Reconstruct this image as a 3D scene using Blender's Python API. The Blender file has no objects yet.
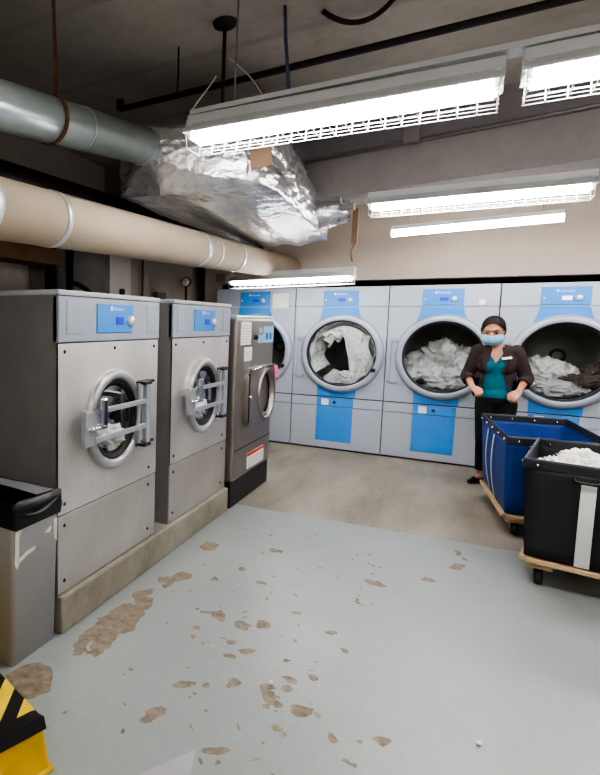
import bpy, bmesh, math, random
from mathutils import Vector, Matrix, noise, Euler
random.seed(7)
PI = math.pi
scene = bpy.context.scene
COL = scene.collection

# ------------------------------------------------------------------ materials
def srgb(r, g, b):
    def f(c):
        c /= 255.0
        return c / 12.92 if c <= .04045 else ((c + .055) / 1.055) ** 2.4
    return (f(r), f(g), f(b), 1)

class NT:
    def __init__(s, name):
        s.m = bpy.data.materials.new(name); s.m.use_nodes = True
        s.t = s.m.node_tree; s.b = s.t.nodes['Principled BSDF']; s.out = s.t.nodes['Material Output']
    def n(s, typ, **kw):
        nd = s.t.nodes.new('ShaderNode' + typ)
        for k, v in kw.items():
            if k.startswith('i_'):
                key = k[2:].replace('_', ' ')
                nd.inputs[key].default_value = v
            else: setattr(nd, k, v)
        return nd
    def l(s, a, b): s.t.links.new(a, b)
    def val(s, sock, v):
        if isinstance(v, (int, float)): sock.default_value = v
        else: s.l(v, sock)
    def math(s, op, a, b=0.0, c=None, clamp=False):
        nd = s.n('Math', operation=op, use_clamp=clamp)
        s.val(nd.inputs[0], a); s.val(nd.inputs[1], b)
        if c is not None: s.val(nd.inputs[2], c)
        return nd.outputs[0]
    def obj(s): return s.n('TexCoord').outputs['Object']
    def noise(s, vec, scale, detail=4, rough=.55):
        nd = s.n('TexNoise'); nd.inputs['Scale'].default_value = scale
        nd.inputs['Detail'].default_value = detail; nd.inputs['Roughness'].default_value = rough
        s.l(vec, nd.inputs['Vector']); return nd.outputs['Fac']
    def ramp(s, fac, stops):
        nd = s.n('ValToRGB'); e = nd.color_ramp.elements
        while len(e) < len(stops): e.new(.5)
        for el, (p, c) in zip(e, stops): el.position = p; el.color = c
        s.l(fac, nd.inputs[0]); return nd.outputs[0]
    def mix(s, fac, a, b):
        nd = s.n('MixRGB'); s.val(nd.inputs[0], fac)
        for i, v in ((1, a), (2, b)):
            if isinstance(v, tuple): nd.inputs[i].default_value = v
            else: s.l(v, nd.inputs[i])
        return nd.outputs[0]
    def bump(s, h, strength=.3, dist=.01):
        nd = s.n('Bump'); nd.inputs['Strength'].default_value = strength; nd.inputs['Distance'].default_value = dist
        s.l(h, nd.inputs['Height']); s.l(nd.outputs[0], s.b.inputs['Normal'])
    def sc(s, vec, x, y, z):
        nd = s.n('Mapping'); nd.inputs['Scale'].default_value = (x, y, z); s.l(vec, nd.inputs[0]); return nd.outputs[0]

def dark(c, k): return (c[0] * k, c[1] * k, c[2] * k, 1)

def mat(name, col, rough=.5, metal=0, vary=.12, scale=8, bump=0, bscale=60, stretch=(1, 1, 1), spec=.5, coat=0):
    t = NT(name); v = t.sc(t.obj(), *stretch)
    f = t.noise(v, scale)
    t.l(t.ramp(f, [(.25, dark(col, 1 - vary)), (.75, dark(col, 1 + vary))]), t.b.inputs['Base Color'])
    t.b.inputs['Roughness'].default_value = rough; t.b.inputs['Metallic'].default_value = metal
    t.b.inputs['Specular IOR Level'].default_value = spec
    t.b.inputs['Coat Weight'].default_value = coat
    if bump: t.bump(t.noise(v, bscale, 5), bump)
    return t.m

def emit(name, col, s, vary=0.0):
    t = NT(name); t.b.inputs['Base Color'].default_value = col
    t.b.inputs['Emission Color'].default_value = col; t.b.inputs['Emission Strength'].default_value = s
    return t.m

def metal_brushed(name, col, rough=.34, sx=(60, 60, 2), vary=.1):
    t = NT(name); o = t.obj()
    f = t.noise(t.sc(o, *sx), 3, 3); g = t.noise(o, 2.6, 4)
    c = t.ramp(t.math('MULTIPLY_ADD', f, .35, t.math('MULTIPLY', g, .65)), [(.3, dark(col, 1 - vary)), (.7, dark(col, 1 + vary))])
    t.l(c, t.b.inputs['Base Color']); t.b.inputs['Metallic'].default_value = .9
    t.l(t.math('MULTIPLY_ADD', g, .25, rough - .12), t.b.inputs['Roughness'])
    t.bump(f, .06, .004)
    return t.m

def glass_mat(name, tint, refl=.10):
    t = NT(name); tr = t.n('BsdfTransparent'); tr.inputs[0].default_value = tint
    gl = t.n('BsdfGlossy'); gl.inputs['Roughness'].default_value = .04; gl.inputs[0].default_value = (.9, .95, 1, 1)
    lw = t.n('LayerWeight'); lw.inputs[0].default_value = .25
    mx = t.n('MixShader'); t.l(t.math('MULTIPLY_ADD', lw.outputs['Fresnel'], .7, refl * .3, clamp=True), mx.inputs[0])
    t.l(tr.outputs[0], mx.inputs[1]); t.l(gl.outputs[0], mx.inputs[2]); t.l(mx.outputs[0], t.out.inputs[0])
    return t.m

def concrete(name, c1, c2, rough=.85, planks=0, bump=.25):
    t = NT(name); o = t.obj()
    f = t.noise(o, 1.6, 6, .62); g = t.noise(o, 14, 6, .6)
    fac = t.math('MULTIPLY_ADD', f, .7, t.math('MULTIPLY', g, .3))
    c = t.ramp(fac, [(.32, c1), (.68, c2)])
    if planks:
        w = t.n('TexWave', wave_type='BANDS', bands_direction='Y'); w.inputs['Scale'].default_value = planks
        w.inputs['Distortion'].default_value = .4; w.inputs['Detail'].default_value = 2
        t.l(o, w.inputs[0])
        c = t.mix(t.ramp(w.outputs['Fac'], [(0, (.3, .3, .3, 1)), (.03, (0, 0, 0, 1))]), c, dark(c1, .6))
    t.l(c, t.b.inputs['Base Color']); t.b.inputs['Roughness'].default_value = rough
    t.bump(g, bump, .01)
    return t.m

M = {}
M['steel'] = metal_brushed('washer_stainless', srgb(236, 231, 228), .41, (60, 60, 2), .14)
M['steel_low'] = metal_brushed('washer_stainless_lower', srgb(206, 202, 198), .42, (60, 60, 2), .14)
M['steel_dark'] = metal_brushed('dark_stainless', srgb(158, 151, 145), .42)
M['side_dark'] = mat('dark_cabinet_side', srgb(140, 138, 137), .4, .25, .18, 2)
M['panel_gray'] = mat('gray_control_band', srgb(150, 155, 166), .42, 0, .04, 6)
M['lid_gray'] = mat('light_gray_lid', srgb(176, 178, 182), .4, 0, .05, 6)
M['blue'] = mat('blue_panel', srgb(62, 134, 205), .38, 0, .04, 5)
M['blue2'] = mat('blue_panel_light', srgb(84, 152, 215), .38, 0, .04, 5)
M['screen'] = emit('blue_screen', srgb(28, 44, 190), .35)
M['screen_white'] = emit('white_screen', srgb(235, 240, 245), .8)
M['knob'] = mat('silver_knob', srgb(205, 208, 212), .25, .4, .05)
M['white'] = mat('white_plastic', srgb(228, 228, 226), .45, 0, .03)
M['ring_gray'] = mat('gray_door_ring', srgb(166, 165, 166), .3, .3, .05, 5)
M['black'] = mat('black_plastic', srgb(24, 24, 26), .45, 0, .2, 20)
M['rubber'] = mat('black_rubber', srgb(34, 34, 36), .6, 0, .2, 20)
M['blackgloss'] = mat('glossy_black_door', srgb(42, 41, 42), .2, .4, .1)
M['drum'] = metal_brushed('drum_steel', srgb(105, 104, 100), .42, (4, 4, 4))
M['glass'] = glass_mat('door_glass', (.95, .97, .98, 1))
M['chrome'] = mat('chrome', srgb(215, 215, 218), .18, 1, .03)
M['alu'] = mat('aluminium_bar', srgb(176, 180, 186), .38, .5, .05)
M['dryer'] = mat('dryer_gray_paint', srgb(164, 170, 182), .42, .1, .03, 3)
M['dryer_low'] = mat('dryer_gray_paint_lower', srgb(168, 173, 185), .45, .1, .03, 3)
M['dryer_ring'] = mat('dryer_ring_paint', srgb(158, 164, 176), .33, .15, .03, 3)
M['seam'] = mat('dark_seam', srgb(52, 54, 62), .7)
M['drum_dryer'] = mat('dryer_drum', srgb(140, 142, 136), .5, .3, .18, 9)
M['paperW'] = mat('white_paper', srgb(224, 224, 220), .8, 0, .03)
M['wood'] = mat('pale_timber', srgb(192, 164, 128), .7, 0, .18, 6, .2, 30, (3, 18, 18))
M['curb'] = concrete('plinth_concrete', srgb(104, 99, 88), srgb(150, 144, 131), .85, 0, .6)
M['ceil'] = concrete('ceiling_concrete', srgb(160, 153, 147), srgb(194, 187, 180), .9, .42, .4)
M['beam'] = concrete('beam_concrete', srgb(152, 145, 144), srgb(172, 165, 163), .9, 0, .3)
M['beam_dark'] = concrete('beam_dark_tone', srgb(122, 114, 119), srgb(140, 132, 136), .8, 0, .2)  # darker tone of the upper beam step and its junction box
M['wall_beige'] = concrete('beige_wall_paint', srgb(164, 151, 141), srgb(174, 161, 150), .8, 0, .05)
M['wall_gray'] = concrete('gray_wall', srgb(176, 168, 158), srgb(200, 192, 182), .9, 0, .3)
M['wall_dark'] = concrete('recess_shade', srgb(22, 21, 21), srgb(34, 32, 31), .95, 0, .2)  # near-black wall colour carries the shade of the gap behind the dryers
M['black_metal'] = mat('black_pipe', srgb(46, 40, 40), .55, .3, .2, 10)
M['conduit'] = mat('gray_conduit', srgb(150, 148, 146), .4, .6, .1, 10)
M['bluegray'] = mat('blue_gray_strap', srgb(92, 98, 128), .6, .1, .2, 20)
M['galv'] = mat('galvanized_duct', srgb(212, 224, 224), .26, .5, .08, 10)
M['rust'] = mat('rusty_strap', srgb(112, 78, 52), .8, .2, .4, 25)
M['wrap'] = mat('beige_pipe_wrap', srgb(190, 174, 154), .75, 0, .07, 5, .15, 25)
M['foilband'] = mat('foil_tape', srgb(214, 214, 214), .35, .5, .1, 30, .4, 40)
M['cardboard'] = mat('brown_board', srgb(128, 104, 86), .85, 0, .12, 10)
M['wire_white'] = mat('white_wire', srgb(222, 222, 220), .5)
M['fix_gray'] = mat('fixture_reflector', srgb(206, 206, 206), .5, 0, .03)
M['tube'] = emit('fluorescent_tube', (1, .993, .978, 1), 52)
M['liner'] = mat('black_liner', srgb(14, 14, 16), .34, 0, .2, 10, .3, 18, (1, 1, .4))
M['bin'] = mat('gray_bin_plastic', srgb(186, 188, 192), .5, 0, .05, 4)
M['scuff'] = mat('worn_white_tape', srgb(196, 190, 176), .8, 0, .12, 20)
M['vinyl_black'] = mat('black_vinyl', srgb(31, 32, 36), .55, 0, .15, 4, .35, 5)
M['vinyl_blue'] = mat('blue_vinyl', srgb(24, 62, 134), .5, 0, .18, 4, .5, 5)
M['rim'] = mat('dark_rim', srgb(44, 46, 52), .5, .1, .1, 10)
M['strap'] = mat('white_webbing', srgb(206, 208, 204), .7, 0, .05, 20)
M['caster_teal'] = mat('caster_steel', srgb(112, 132, 136), .4, .6, .1)
M['yellow_old'] = mat('yellow_paint', srgb(198, 158, 38), .6, 0, .22, 7, .25, 20)
M['teal'] = mat('teal_knit', srgb(10, 98, 112), .85, 0, .12, 30, .2, 80)
M['jacket'] = mat('dark_brown_jacket', srgb(52, 38, 39), .8, 0, .2, 12, .3, 60)
M['trouser'] = mat('black_trouser', srgb(20, 19, 22), .85, 0, .2, 12)
M['mask'] = mat('light_blue_mask', srgb(142, 190, 214), .8, 0, .04, 20)
M['hair'] = mat('dark_hair', srgb(38, 28, 25), .42, 0, .35, 14, .4, 40, (6, 1, 1), .2)
M['shoe'] = mat('black_shoe', srgb(22, 21, 23), .35)
M['eye'] = mat('eye_white', srgb(150, 132, 122), .5)
M['iris'] = mat('dark_iris', srgb(38, 24, 18), .2)
M['brow'] = mat('dark_brow', srgb(44, 30, 26), .8)
M['pink'] = mat('pink_tag', srgb(246, 92, 160), .6)
M['red'] = mat('red_print', srgb(196, 62, 48), .6)
M['gray_print'] = mat('gray_print', srgb(150, 150, 150), .7)
M['print_blue'] = mat('pale_blue_sticker', srgb(128, 184, 216), .5, 0, .05)
M['print_dblue'] = mat('blue_print', srgb(52, 104, 160), .5)
M['box_gray'] = mat('gray_steel_box', srgb(122, 118, 112), .6, .2, .1)

def skin_mat():
    t = NT('skin'); f = t.noise(t.obj(), 18, 4)
    t.l(t.ramp(f, [(.3, srgb(182, 128, 104)), (.7, srgb(200, 148, 122))]), t.b.inputs['Base Color'])
    t.b.inputs['Roughness'].default_value = .5
    t.b.inputs['Subsurface Weight'].default_value = .08
    t.b.inputs['Subsurface Radius'].default_value = (.01, .004, .002)
    return t.m
M['skin'] = skin_mat()

def cloth_mat(name, c1, c2, c3=None, spots=False):
    t = NT(name); o = t.obj()
    f = t.noise(o, 6, 5); c = t.ramp(f, [(.3, c1), (.7, c2)])
    if c3:
        g = t.noise(o, 22 if spots else 7, 3)
        c = t.mix(t.ramp(g, [(.58, (0, 0, 0, 1)), (.64, (1, 1, 1, 1))]), c, c3)
    t.l(c, t.b.inputs['Base Color']); t.b.inputs['Roughness'].default_value = .9
    t.bump(t.noise(o, 160, 3), .25, .004)
    return t.m
M['linen'] = cloth_mat('white_linen', srgb(206, 206, 204), srgb(236, 236, 234))
M['linen_dot'] = cloth_mat('white_linen_patterned', srgb(206, 206, 202), srgb(234, 233, 230), srgb(172, 170, 168), True)
M['linen_gray'] = cloth_mat('gray_linen', srgb(176, 176, 174), srgb(212, 212, 208))
M['linen_brown'] = cloth_mat('brown_linen', srgb(74, 62, 56), srgb(104, 90, 82))
M['linen_tan'] = cloth_mat('stained_linen', srgb(206, 200, 192), srgb(232, 228, 222), srgb(168, 138, 108), True)

def foil_mat():
    t = NT('crinkled_foil'); o = t.obj()
    v = t.n('TexVoronoi', feature='F1'); v.inputs['Scale'].default_value = 16
    wob = t.n('Mapping'); t.l(o, wob.inputs[0]); wob.inputs['Scale'].default_value = (1.1, .35, 1.4)
    t.l(wob.outputs[0], v.inputs['Vector'])
    g = t.noise(wob.outputs[0], 9, 5, .6)
    g2 = t.noise(o, 46, 4, .6)
    t.b.inputs['Metallic'].default_value = 1
    t.l(t.ramp(g, [(.3, srgb(222, 224, 228)), (.7, srgb(252, 252, 254))]), t.b.inputs['Base Color'])
    t.b.inputs['Roughness'].default_value = .27; t.b.inputs['Metallic'].default_value = .9
    h = t.math('ADD', t.math('MULTIPLY', v.outputs['Distance'], .45), t.math('MULTIPLY_ADD', g2, .06, g))
    t.bump(h, .38, .03)
    return t.m
M['foil'] = foil_mat()

def stripe_mat():
    # yellow and black hazard tape
    t = NT('hazard_tape'); o = t.obj()
    s = t.n('SeparateXYZ'); t.l(o, s.inputs[0])
    k = t.math('ADD', s.outputs[0], s.outputs[1])
    fr = t.math('FRACT', t.math('MULTIPLY', k, 1 / .13))
    st = t.math('GREATER_THAN', fr, .5)
    n_ = t.noise(o, 14, 5)
    y = t.ramp(n_, [(.3, srgb(214, 178, 40)), (.7, srgb(240, 208, 62))])
    t.l(t.mix(st, y, srgb(26, 26, 26)), t.b.inputs['Base Color']); t.b.inputs['Roughness'].default_value = .5
    return t.m
M['hazard'] = stripe_mat()

# ---- the floor: gray-blue paint with peeled patches, bare concrete beyond
PATCH = [  # x, y, half length, half width, angle (degrees)
]
def floor_mat():
    t = NT('painted_floor'); o = t.obj()
    s = t.n('SeparateXYZ'); t.l(o, s.inputs[0])
    chips = t.math('GREATER_THAN', t.noise(o, 34, 4, .55), .70)
    # little chips only in the worn middle of the floor
    mid = t.math('MULTIPLY', t.math('LESS_THAN', s.outputs[0], 1.3), t.math('GREATER_THAN', t.noise(o, 1.3, 2), .47))
    worn = t.math('MULTIPLY', chips, mid)
    # boundary between paint and bare concrete
    wob = t.noise(o, 5, 5)
    edge = t.math('ADD', 4.035, t.math('ADD', t.math('MULTIPLY', s.outputs[0], .076), t.math('MULTIPLY', t.math('SUBTRACT', wob, .5), .05)))
    bare = t.math('GREATER_THAN', s.outputs[1], edge)
    big = t.noise(o, .9, 5, .6); fine = t.noise(o, 40, 4); streak = t.noise(t.sc(o, 1.2, .35, 1), 2.2, 5, .6)
    paint = t.ramp(t.math('MULTIPLY_ADD', big, .7, t.math('MULTIPLY', fine, .3)), [(.3, srgb(131, 135, 134)), (.7, srgb(149, 153, 151))])
    conc = t.ramp(t.math('MULTIPLY_ADD', streak, .75, t.math('MULTIPLY', fine, .25)), [(.3, srgb(100, 92, 82)), (.5, srgb(131, 123, 112)), (.72, srgb(154, 147, 137))])
    chipc = t.ramp(t.noise(o, 26, 5), [(.35, srgb(112, 99, 84)), (.65, srgb(142, 129, 112))])
    c = t.mix(worn, paint, chipc); c = t.mix(bare, c, conc)
    t.l(c, t.b.inputs['Base Color'])
    r = t.mix(t.math('MAXIMUM', worn, bare), (.36, .36, .36, 1), (.6, .6, .6, 1)); t.l(r, t.b.inputs['Roughness'])
    h = t.math('MULTIPLY_ADD', t.math('SUBTRACT', 1.0, t.math('MAXIMUM', worn, bare)), .6, t.math('MULTIPLY', fine, .25))
    t.bump(h, .25, .004)
    return t.m

# ------------------------------------------------------------------ mesh builder
class MB:
    def __init__(s): s.v = []; s.f = []; s.sm = []; s.mi = []
    def add(s, vs, fs, smooth=False, mi=0):
        k = len(s.v); s.v += [Vector(v) for v in vs]
        s.f += [tuple(i + k for i in f) for f in fs]; s.sm += [smooth] * len(fs); s.mi += [mi] * len(fs)
        return s
    def box(s, x0, x1, y0, y1, z0, z1, mi=0):
        return s.add([(x0, y0, z0), (x1, y0, z0), (x1, y1, z0), (x0, y1, z0), (x0, y0, z1), (x1, y0, z1), (x1, y1, z1), (x0, y1, z1)],
                     [(0, 3, 2, 1), (4, 5, 6, 7), (0, 1, 5, 4), (1, 2, 6, 5), (2, 3, 7, 6), (3, 0, 4, 7)], False, mi)
    def rings(s, rs, closed=True, cap0=True, cap1=True, smooth=True, loop=False):
        n = len(rs[0]); vs = [v for r in rs for v in r]; fs = []
        m = len(rs)
        for i in range(m if loop else m - 1):
            i2 = (i + 1) % m
            for j in range(n if closed else n - 1):
                j2 = (j + 1) % n
                fs.append((i * n + j, i * n + j2, i2 * n + j2, i2 * n + j))
        k = len(fs)
        s.add(vs, fs, smooth)
        base = len(s.v) - len(vs)
        if cap0 and not loop: s.f.append(tuple(base + j for j in reversed(range(n)))); s.sm.append(False); s.mi.append(0)
        if cap1 and not loop: s.f.append(tuple(base + (m - 1) * n + j for j in range(n))); s.sm.append(False); s.mi.append(0)
        return s
    def tube(s, pts, r, n=12, cap=True, smooth=True):
        pts = [Vector(p) for p in pts]; R = r if isinstance(r, (list, tuple)) else [r] * len(pts)
        rs = []; up = None
        for i, p in enumerate(pts):
            d = (pts[min(i + 1, len(pts) - 1)] - pts[max(i - 1, 0)]).normalized()
            if up is None: up = Vector((0, 0, 1)) if abs(d.z) < .9 else Vector((1, 0, 0))
            a = d.cross(up).normalized(); b = a.cross(d).normalized(); up = b
            rs.append([p + (a * math.cos(2 * PI * j / n) + b * math.sin(2 * PI * j / n)) * R[i] for j in range(n)])
        return s.rings(rs, True, cap, cap, smooth)
    def lathe(s, prof, o=(0, 0, 0), axis='Y', n=48, smooth=True, loop=False):
        # prof: list of (radius, along) around axis through o
        rs = []; o = Vector(o)
        for r, h in prof:
            ring = []
            for j in range(n):
                a = 2 * PI * j / n; c, q = r * math.cos(a), r * math.sin(a)
                ring.append(o + Vector({'Y': (c, h, q), 'X': (h, c, q), 'Z': (c, q, h)}[axis]))
            rs.append(ring)
        return s.rings(rs, True, False, False, smooth, loop)
    def plate_hole(s, x0, x1, z0, z1, cx, cz, r, y, n=64):
        # plate in the XZ plane with a round hole
        angs = sorted([2 * PI * i / n for i in range(n)] + [math.atan2(z - cz, x - cx) % (2 * PI) for x in (x0, x1) for z in (z0, z1)])
        inn, out = [], []
        for a in angs:
            c, q = math.cos(a), math.sin(a); t = 1e9
            if c > 1e-9: t = min(t, (x1 - cx) / c)
            if c < -1e-9: t = min(t, (x0 - cx) / c)
            if q > 1e-9: t = min(t, (z1 - cz) / q)
            if q < -1e-9: t = min(t, (z0 - cz) / q)
            inn.append((cx + r * c, y, cz + r * q)); out.append((cx + t * c, y, cz + t * q))
        return s.rings([out, inn], True, False, False, False)
    def ball(s, c, rx, ry, rz, seg=20, rg=12, mat4=None):
        rs = []; c = Vector(c)
        for i in range(rg + 1):
            th = PI * i / rg
            rr = max(math.sin(th), .001)
            rs.append([c + Vector((rx * rr * math.cos(2 * PI * j / seg), ry * rr * math.sin(2 * PI * j / seg), -rz * math.cos(th))) for j in range(seg)])
        return s.rings(rs, True, True, True, True)
    def capsule(s, a, b, ra, rb, n=14, fy=1.0):
        a, b = Vector(a), Vector(b); d = (b - a)
        L = d.length; d.normalize(); pts = []; R = []
        for k in range(5):
            t = PI / 2 * k / 4; pts.append(a - d * ra * math.cos(t)); R.append(max(ra * math.sin(t), .0006))
        for k in range(5):
            t = PI / 2 * k / 4; pts.append(b + d * rb * math.sin(t)); R.append(max(rb * math.cos(t), .0006))
        return s.tube(pts, R, n)
    def xf(s, m): s.v = [m @ v for v in s.v]; return s
    def mesh(s, name, mats):
        me = bpy.data.meshes.new(name); me.from_pydata([tuple(v) for v in s.v], [], s.f)
        me.polygons.foreach_set('use_smooth', s.sm); me.polygons.foreach_set('material_index', s.mi)
        for m in (mats if isinstance(mats, (list, tuple)) else [mats]): me.materials.append(m)
        bm = bmesh.new(); bm.from_mesh(me); bmesh.ops.recalc_face_normals(bm, faces=bm.faces); bm.to_mesh(me); bm.free()
        me.update(); return me
    def build(s, name, mats, parent=None, bevel=0, solid=0, recenter=True, seg=2):
        if parent is None and recenter and s.v:
            mn = Vector([min(v[i] for v in s.v) for i in range(3)]); mx = Vector([max(v[i] for v in s.v) for i in range(3)])
            c = Vector(((mn.x + mx.x) / 2, (mn.y + mx.y) / 2, mn.z)); s.v = [v - c for v in s.v]
        else: c = Vector((0, 0, 0))
        o = bpy.data.objects.new(name, s.mesh(name, mats)); COL.objects.link(o); o.location = c
        if parent: o.parent = parent
        if solid: m = o.modifiers.new('Solidify', 'SOLIDIFY'); m.thickness = solid; m.offset = 0
        if bevel: m = o.modifiers.new('Bevel', 'BEVEL'); m.width = bevel; m.segments = seg; m.limit_method = 'ANGLE'; m.angle_limit = .6
        return o

def tag(o, label, cat, group=None, kind=None):
    o['label'] = label; o['category'] = cat
    if group: o['group'] = group
    if kind: o['kind'] = kind
    return o
def thing(name, label, cat, loc=(0, 0, 0), rz=0, group=None):
    o = bpy.data.objects.new(name, None); COL.objects.link(o); o.location = loc; o.rotation_euler = (0, 0, rz)
    o.empty_display_size = .05
    return tag(o, label, cat, group)
def struct(name, mb, m, bevel=0):
    o = mb.build(name, m, None, bevel, recenter=False); o['kind'] = 'structure'; return o
KIDS = {}
def children(o): return [c for c in bpy.data.objects if c.parent == o]
def dup(root, loc, rz, label, group=None):
    r = root.copy(); COL.objects.link(r); r.location = loc; r.rotation_euler = (0, 0, rz); r['label'] = label
    if group: r['group'] = group
    def rec(src, dst):
        for ch in children(src):
            c = ch.copy(); COL.objects.link(c); c.parent = dst; rec(ch, c)
    rec(root, r)
    return r
def text_mesh(s, size, depth=.0004):
    cu = bpy.data.curves.new('txt', 'FONT'); cu.body = s; cu.size = size; cu.extrude = depth; cu.align_x = 'LEFT'
    o = bpy.data.objects.new('txt', cu); COL.objects.link(o)
    dg = bpy.context.evaluated_depsgraph_get(); me = bpy.data.meshes.new_from_object(o.evaluated_get(dg))
    bpy.data.objects.remove(o); bpy.data.curves.remove(cu)
    return me
def lettering(name, s, size, m, parent, loc, rot):
    me = text_mesh(s, size); me.materials.clear(); me.materials.append(m)
    o = bpy.data.objects.new(name, me); COL.objects.link(o); o.parent = parent; o.location = loc; o.rotation_euler = rot
    return o
def fuse(mb, voxel, smooth=4):
    me = mb.mesh('tmp', M['skin']); o = bpy.data.objects.new('tmp', me); COL.objects.link(o)
    r = o.modifiers.new('r', 'REMESH'); r.mode = 'VOXEL'; r.voxel_size = voxel; r.use_smooth_shade = True
    sm = o.modifiers.new('s', 'SMOOTH'); sm.factor = .5; sm.iterations = smooth
    dg = bpy.context.evaluated_depsgraph_get(); out = bpy.data.meshes.new_from_object(o.evaluated_get(dg))
    bpy.data.objects.remove(o); bpy.data.meshes.remove(me)
    return out
def mesh_obj(name, me, m, parent=None, keep=None, solid=0):
    me.name = name; me.materials.clear(); me.materials.append(m)
    if keep:
        bm = bmesh.new(); bm.from_mesh(me)
        bmesh.ops.delete(bm, geom=[f for f in bm.faces if not keep(f.calc_center_median())], context='FACES')
        bm.to_mesh(me); bm.free()
    me.polygons.foreach_set('use_smooth', [True] * len(me.polygons))
    o = bpy.data.objects.new(name, me); COL.objects.link(o); o.parent = parent
    if solid: q = o.modifiers.new('Solidify', 'SOLIDIFY'); q.thickness = solid; q.offset = 1
    return o

# ------------------------------------------------------------------ camera (level numbers recovered from the picture)
F, YAW, PITCH, ROLL = 552.52, -.5616, -.1033, .0122
fw = Vector((math.sin(YAW) * math.cos(PITCH), math.cos(YAW) * math.cos(PITCH), math.sin(PITCH)))
rt = Vector((math.cos(YAW), -math.sin(YAW), 0)); up = rt.cross(fw)
R_ = rt * math.cos(ROLL) + up * math.sin(ROLL); U_ = up * math.cos(ROLL) - rt * math.sin(ROLL)
cd = bpy.data.cameras.new('camera'); cam = bpy.data.objects.new('camera', cd); COL.objects.link(cam)
cd.sensor_fit = 'VERTICAL'; cd.sensor_height = 24; cd.sensor_width = 24 * 600 / 775; cd.lens = F / 775 * 24
cd.shift_x = 178.86 / 775; cd.shift_y = -9.25 / 775; cd.clip_start = .05
mw = Matrix((R_, U_, -fw)).transposed().to_4x4(); mw.translation = Vector((1.4934, 0, 1.4151)); cam.matrix_world = mw
scene.camera = cam

# ------------------------------------------------------------------ the setting
CEIL = 2.9
XL, XR, YN, YB = -1.62, 4.4, -2.6, 7.6
PATCHES = []
def P_(x, y, a, b, ang=0): PATCHES.append((x, y, a, b, ang))
rq = random.Random(11)
for k in range(26):                                     # broken strip of bare concrete along the plinth
    v = rq.random(); P_(.115 + .10 * rq.random() + .02 * v, 1.86 + .86 * v, .03 + .075 * rq.random(), .018 + .03 * rq.random(), 60 + 50 * rq.random())
P_(0.127, 1.560, 0.095, 0.106, 33)
P_(0.610, 1.649, 0.062, 0.027, 76)
P_(0.872, 1.613, 0.050, 0.017, 33)
P_(1.056, 1.965, 0.038, 0.033, 18)
P_(0.946, 1.971, 0.027, 0.052, 57)
P_(0.916, 2.020, 0.031, 0.030, 33)
P_(0.628, 1.859, 0.042, 0.022, 48)
P_(0.790, 1.973, 0.030, 0.027, 84)
P_(0.673, 2.397, 0.037, 0.045, 14)
P_(0.758, 2.463, 0.037, 0.035, 49)
P_(0.552, 2.412, 0.024, 0.055, 33)
P_(0.489, 2.414, 0.034, 0.018, 34)
P_(0.181, 3.170, 0.077, 0.063, 34)
P_(0.555, 3.329, 0.043, 0.032, -5)
P_(0.613, 2.859, 0.032, 0.024, 13)
P_(0.764, 2.210, 0.035, 0.022, 33)
P_(0.712, 2.133, 0.025, 0.015, 16)
P_(0.687, 2.231, 0.022, 0.015, 32)
P_(0.975, 2.116, 0.024, 0.026, 33)
P_(0.975, 2.058, 0.022, 0.025, 0)
P_(1.179, 1.881, 0.021, 0.025, 3)
P_(1.334, 1.966, 0.023, 0.027, -59)
P_(1.254, 1.797, 0.020, 0.030, 53)
P_(1.013, 1.823, 0.022, 0.024, 34)
P_(1.049, 2.179, 0.016, 0.019, 35)
P_(1.118, 2.443, 0.013, 0.023, 32)
P_(0.858, 2.648, 0.025, 0.020, 32)
P_(1.057, 1.947, 0.026, 0.022, 32)
P_(0.661, 1.881, 0.012, 0.012, 31)
P_(0.708, 1.898, 0.021, 0.015, 79)
P_(1.266, 1.916, 0.010, 0.009, 37)
P_(1.116, 1.967, 0.011, 0.016, 34)
P_(0.941, 1.915, 0.015, 0.016, 32)
P_(1.520, 3.703, 0.037, 0.063, -26)
P_(1.382, 3.414, 0.034, 0.028, 34)
P_(1.527, 3.909, 0.025, 0.102, 34)
P_(1.040, 2.559, 0.027, 0.018, 33)
P_(1.143, 3.212, 0.033, 0.069, 78)
P_(0.507, 2.256, 0.019, 0.017, 35)
P_(0.389, 2.767, 0.017, 0.025, 33)
P_(0.466, 2.967, 0.018, 0.027, 34)
P_(0.523, 2.179, 0.013, 0.016, 32)
P_(0.926, 2.232, 0.013, 0.015, 32)
rc = random.Random(3)
for k in range(95):                                     # fine chips scattered over the worn strip
    v = rc.random(); P_(.15 + 1.0 * rc.random() ** .8, 1.15 + 2.6 * v, .006 + .014 * rc.random() ** 2, .004 + .008 * rc.random() ** 2, rc.random() * 180)
def bare_patch_mat():
    t = NT('bare_concrete_patch'); o = t.obj()
    t.l(t.ramp(t.noise(o, 22, 6, .65), [(.35, srgb(106, 94, 80)), (.62, srgb(140, 127, 111))]), t.b.inputs['Base Color'])
    t.b.inputs['Roughness'].default_value = .75; t.bump(t.noise(o, 60, 4), .3, .003)
    return t.m
fl = MB().box(XL - .1, XR + .1, YN - .1, YB + .1, -.1, 0)
for k, (x, y, a, b, ang) in enumerate(PATCHES):       # ragged outlines of the peeled paint
    ca, sa = math.cos(math.radians(ang)), math.sin(math.radians(ang)); n = 44 if a < .15 else 160; pts = []
    for j in range(n):
        h = 2 * PI * j / n; u, v = a * math.cos(h), b * math.sin(h)
        p = Vector((x + ca * u - sa * v, y + sa * u + ca * v, k * .37))
        w = noise.noise_vector(p * (.55 / b)) * .55 * b + noise.noise_vector(p * (1.5 / b)) * .4 * b
        pts.append((p.x + w.x, p.y + w.y, .0004 + .00001 * k))
    fl.add(pts, [tuple(range(n))], False, 1)
struct('floor', fl, [floor_mat(), bare_patch_mat()])
struct('ceiling', MB().box(XL - .1, XR + .1, YN - .1, YB + .1, CEIL, CEIL + .1), M['ceil'])
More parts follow.
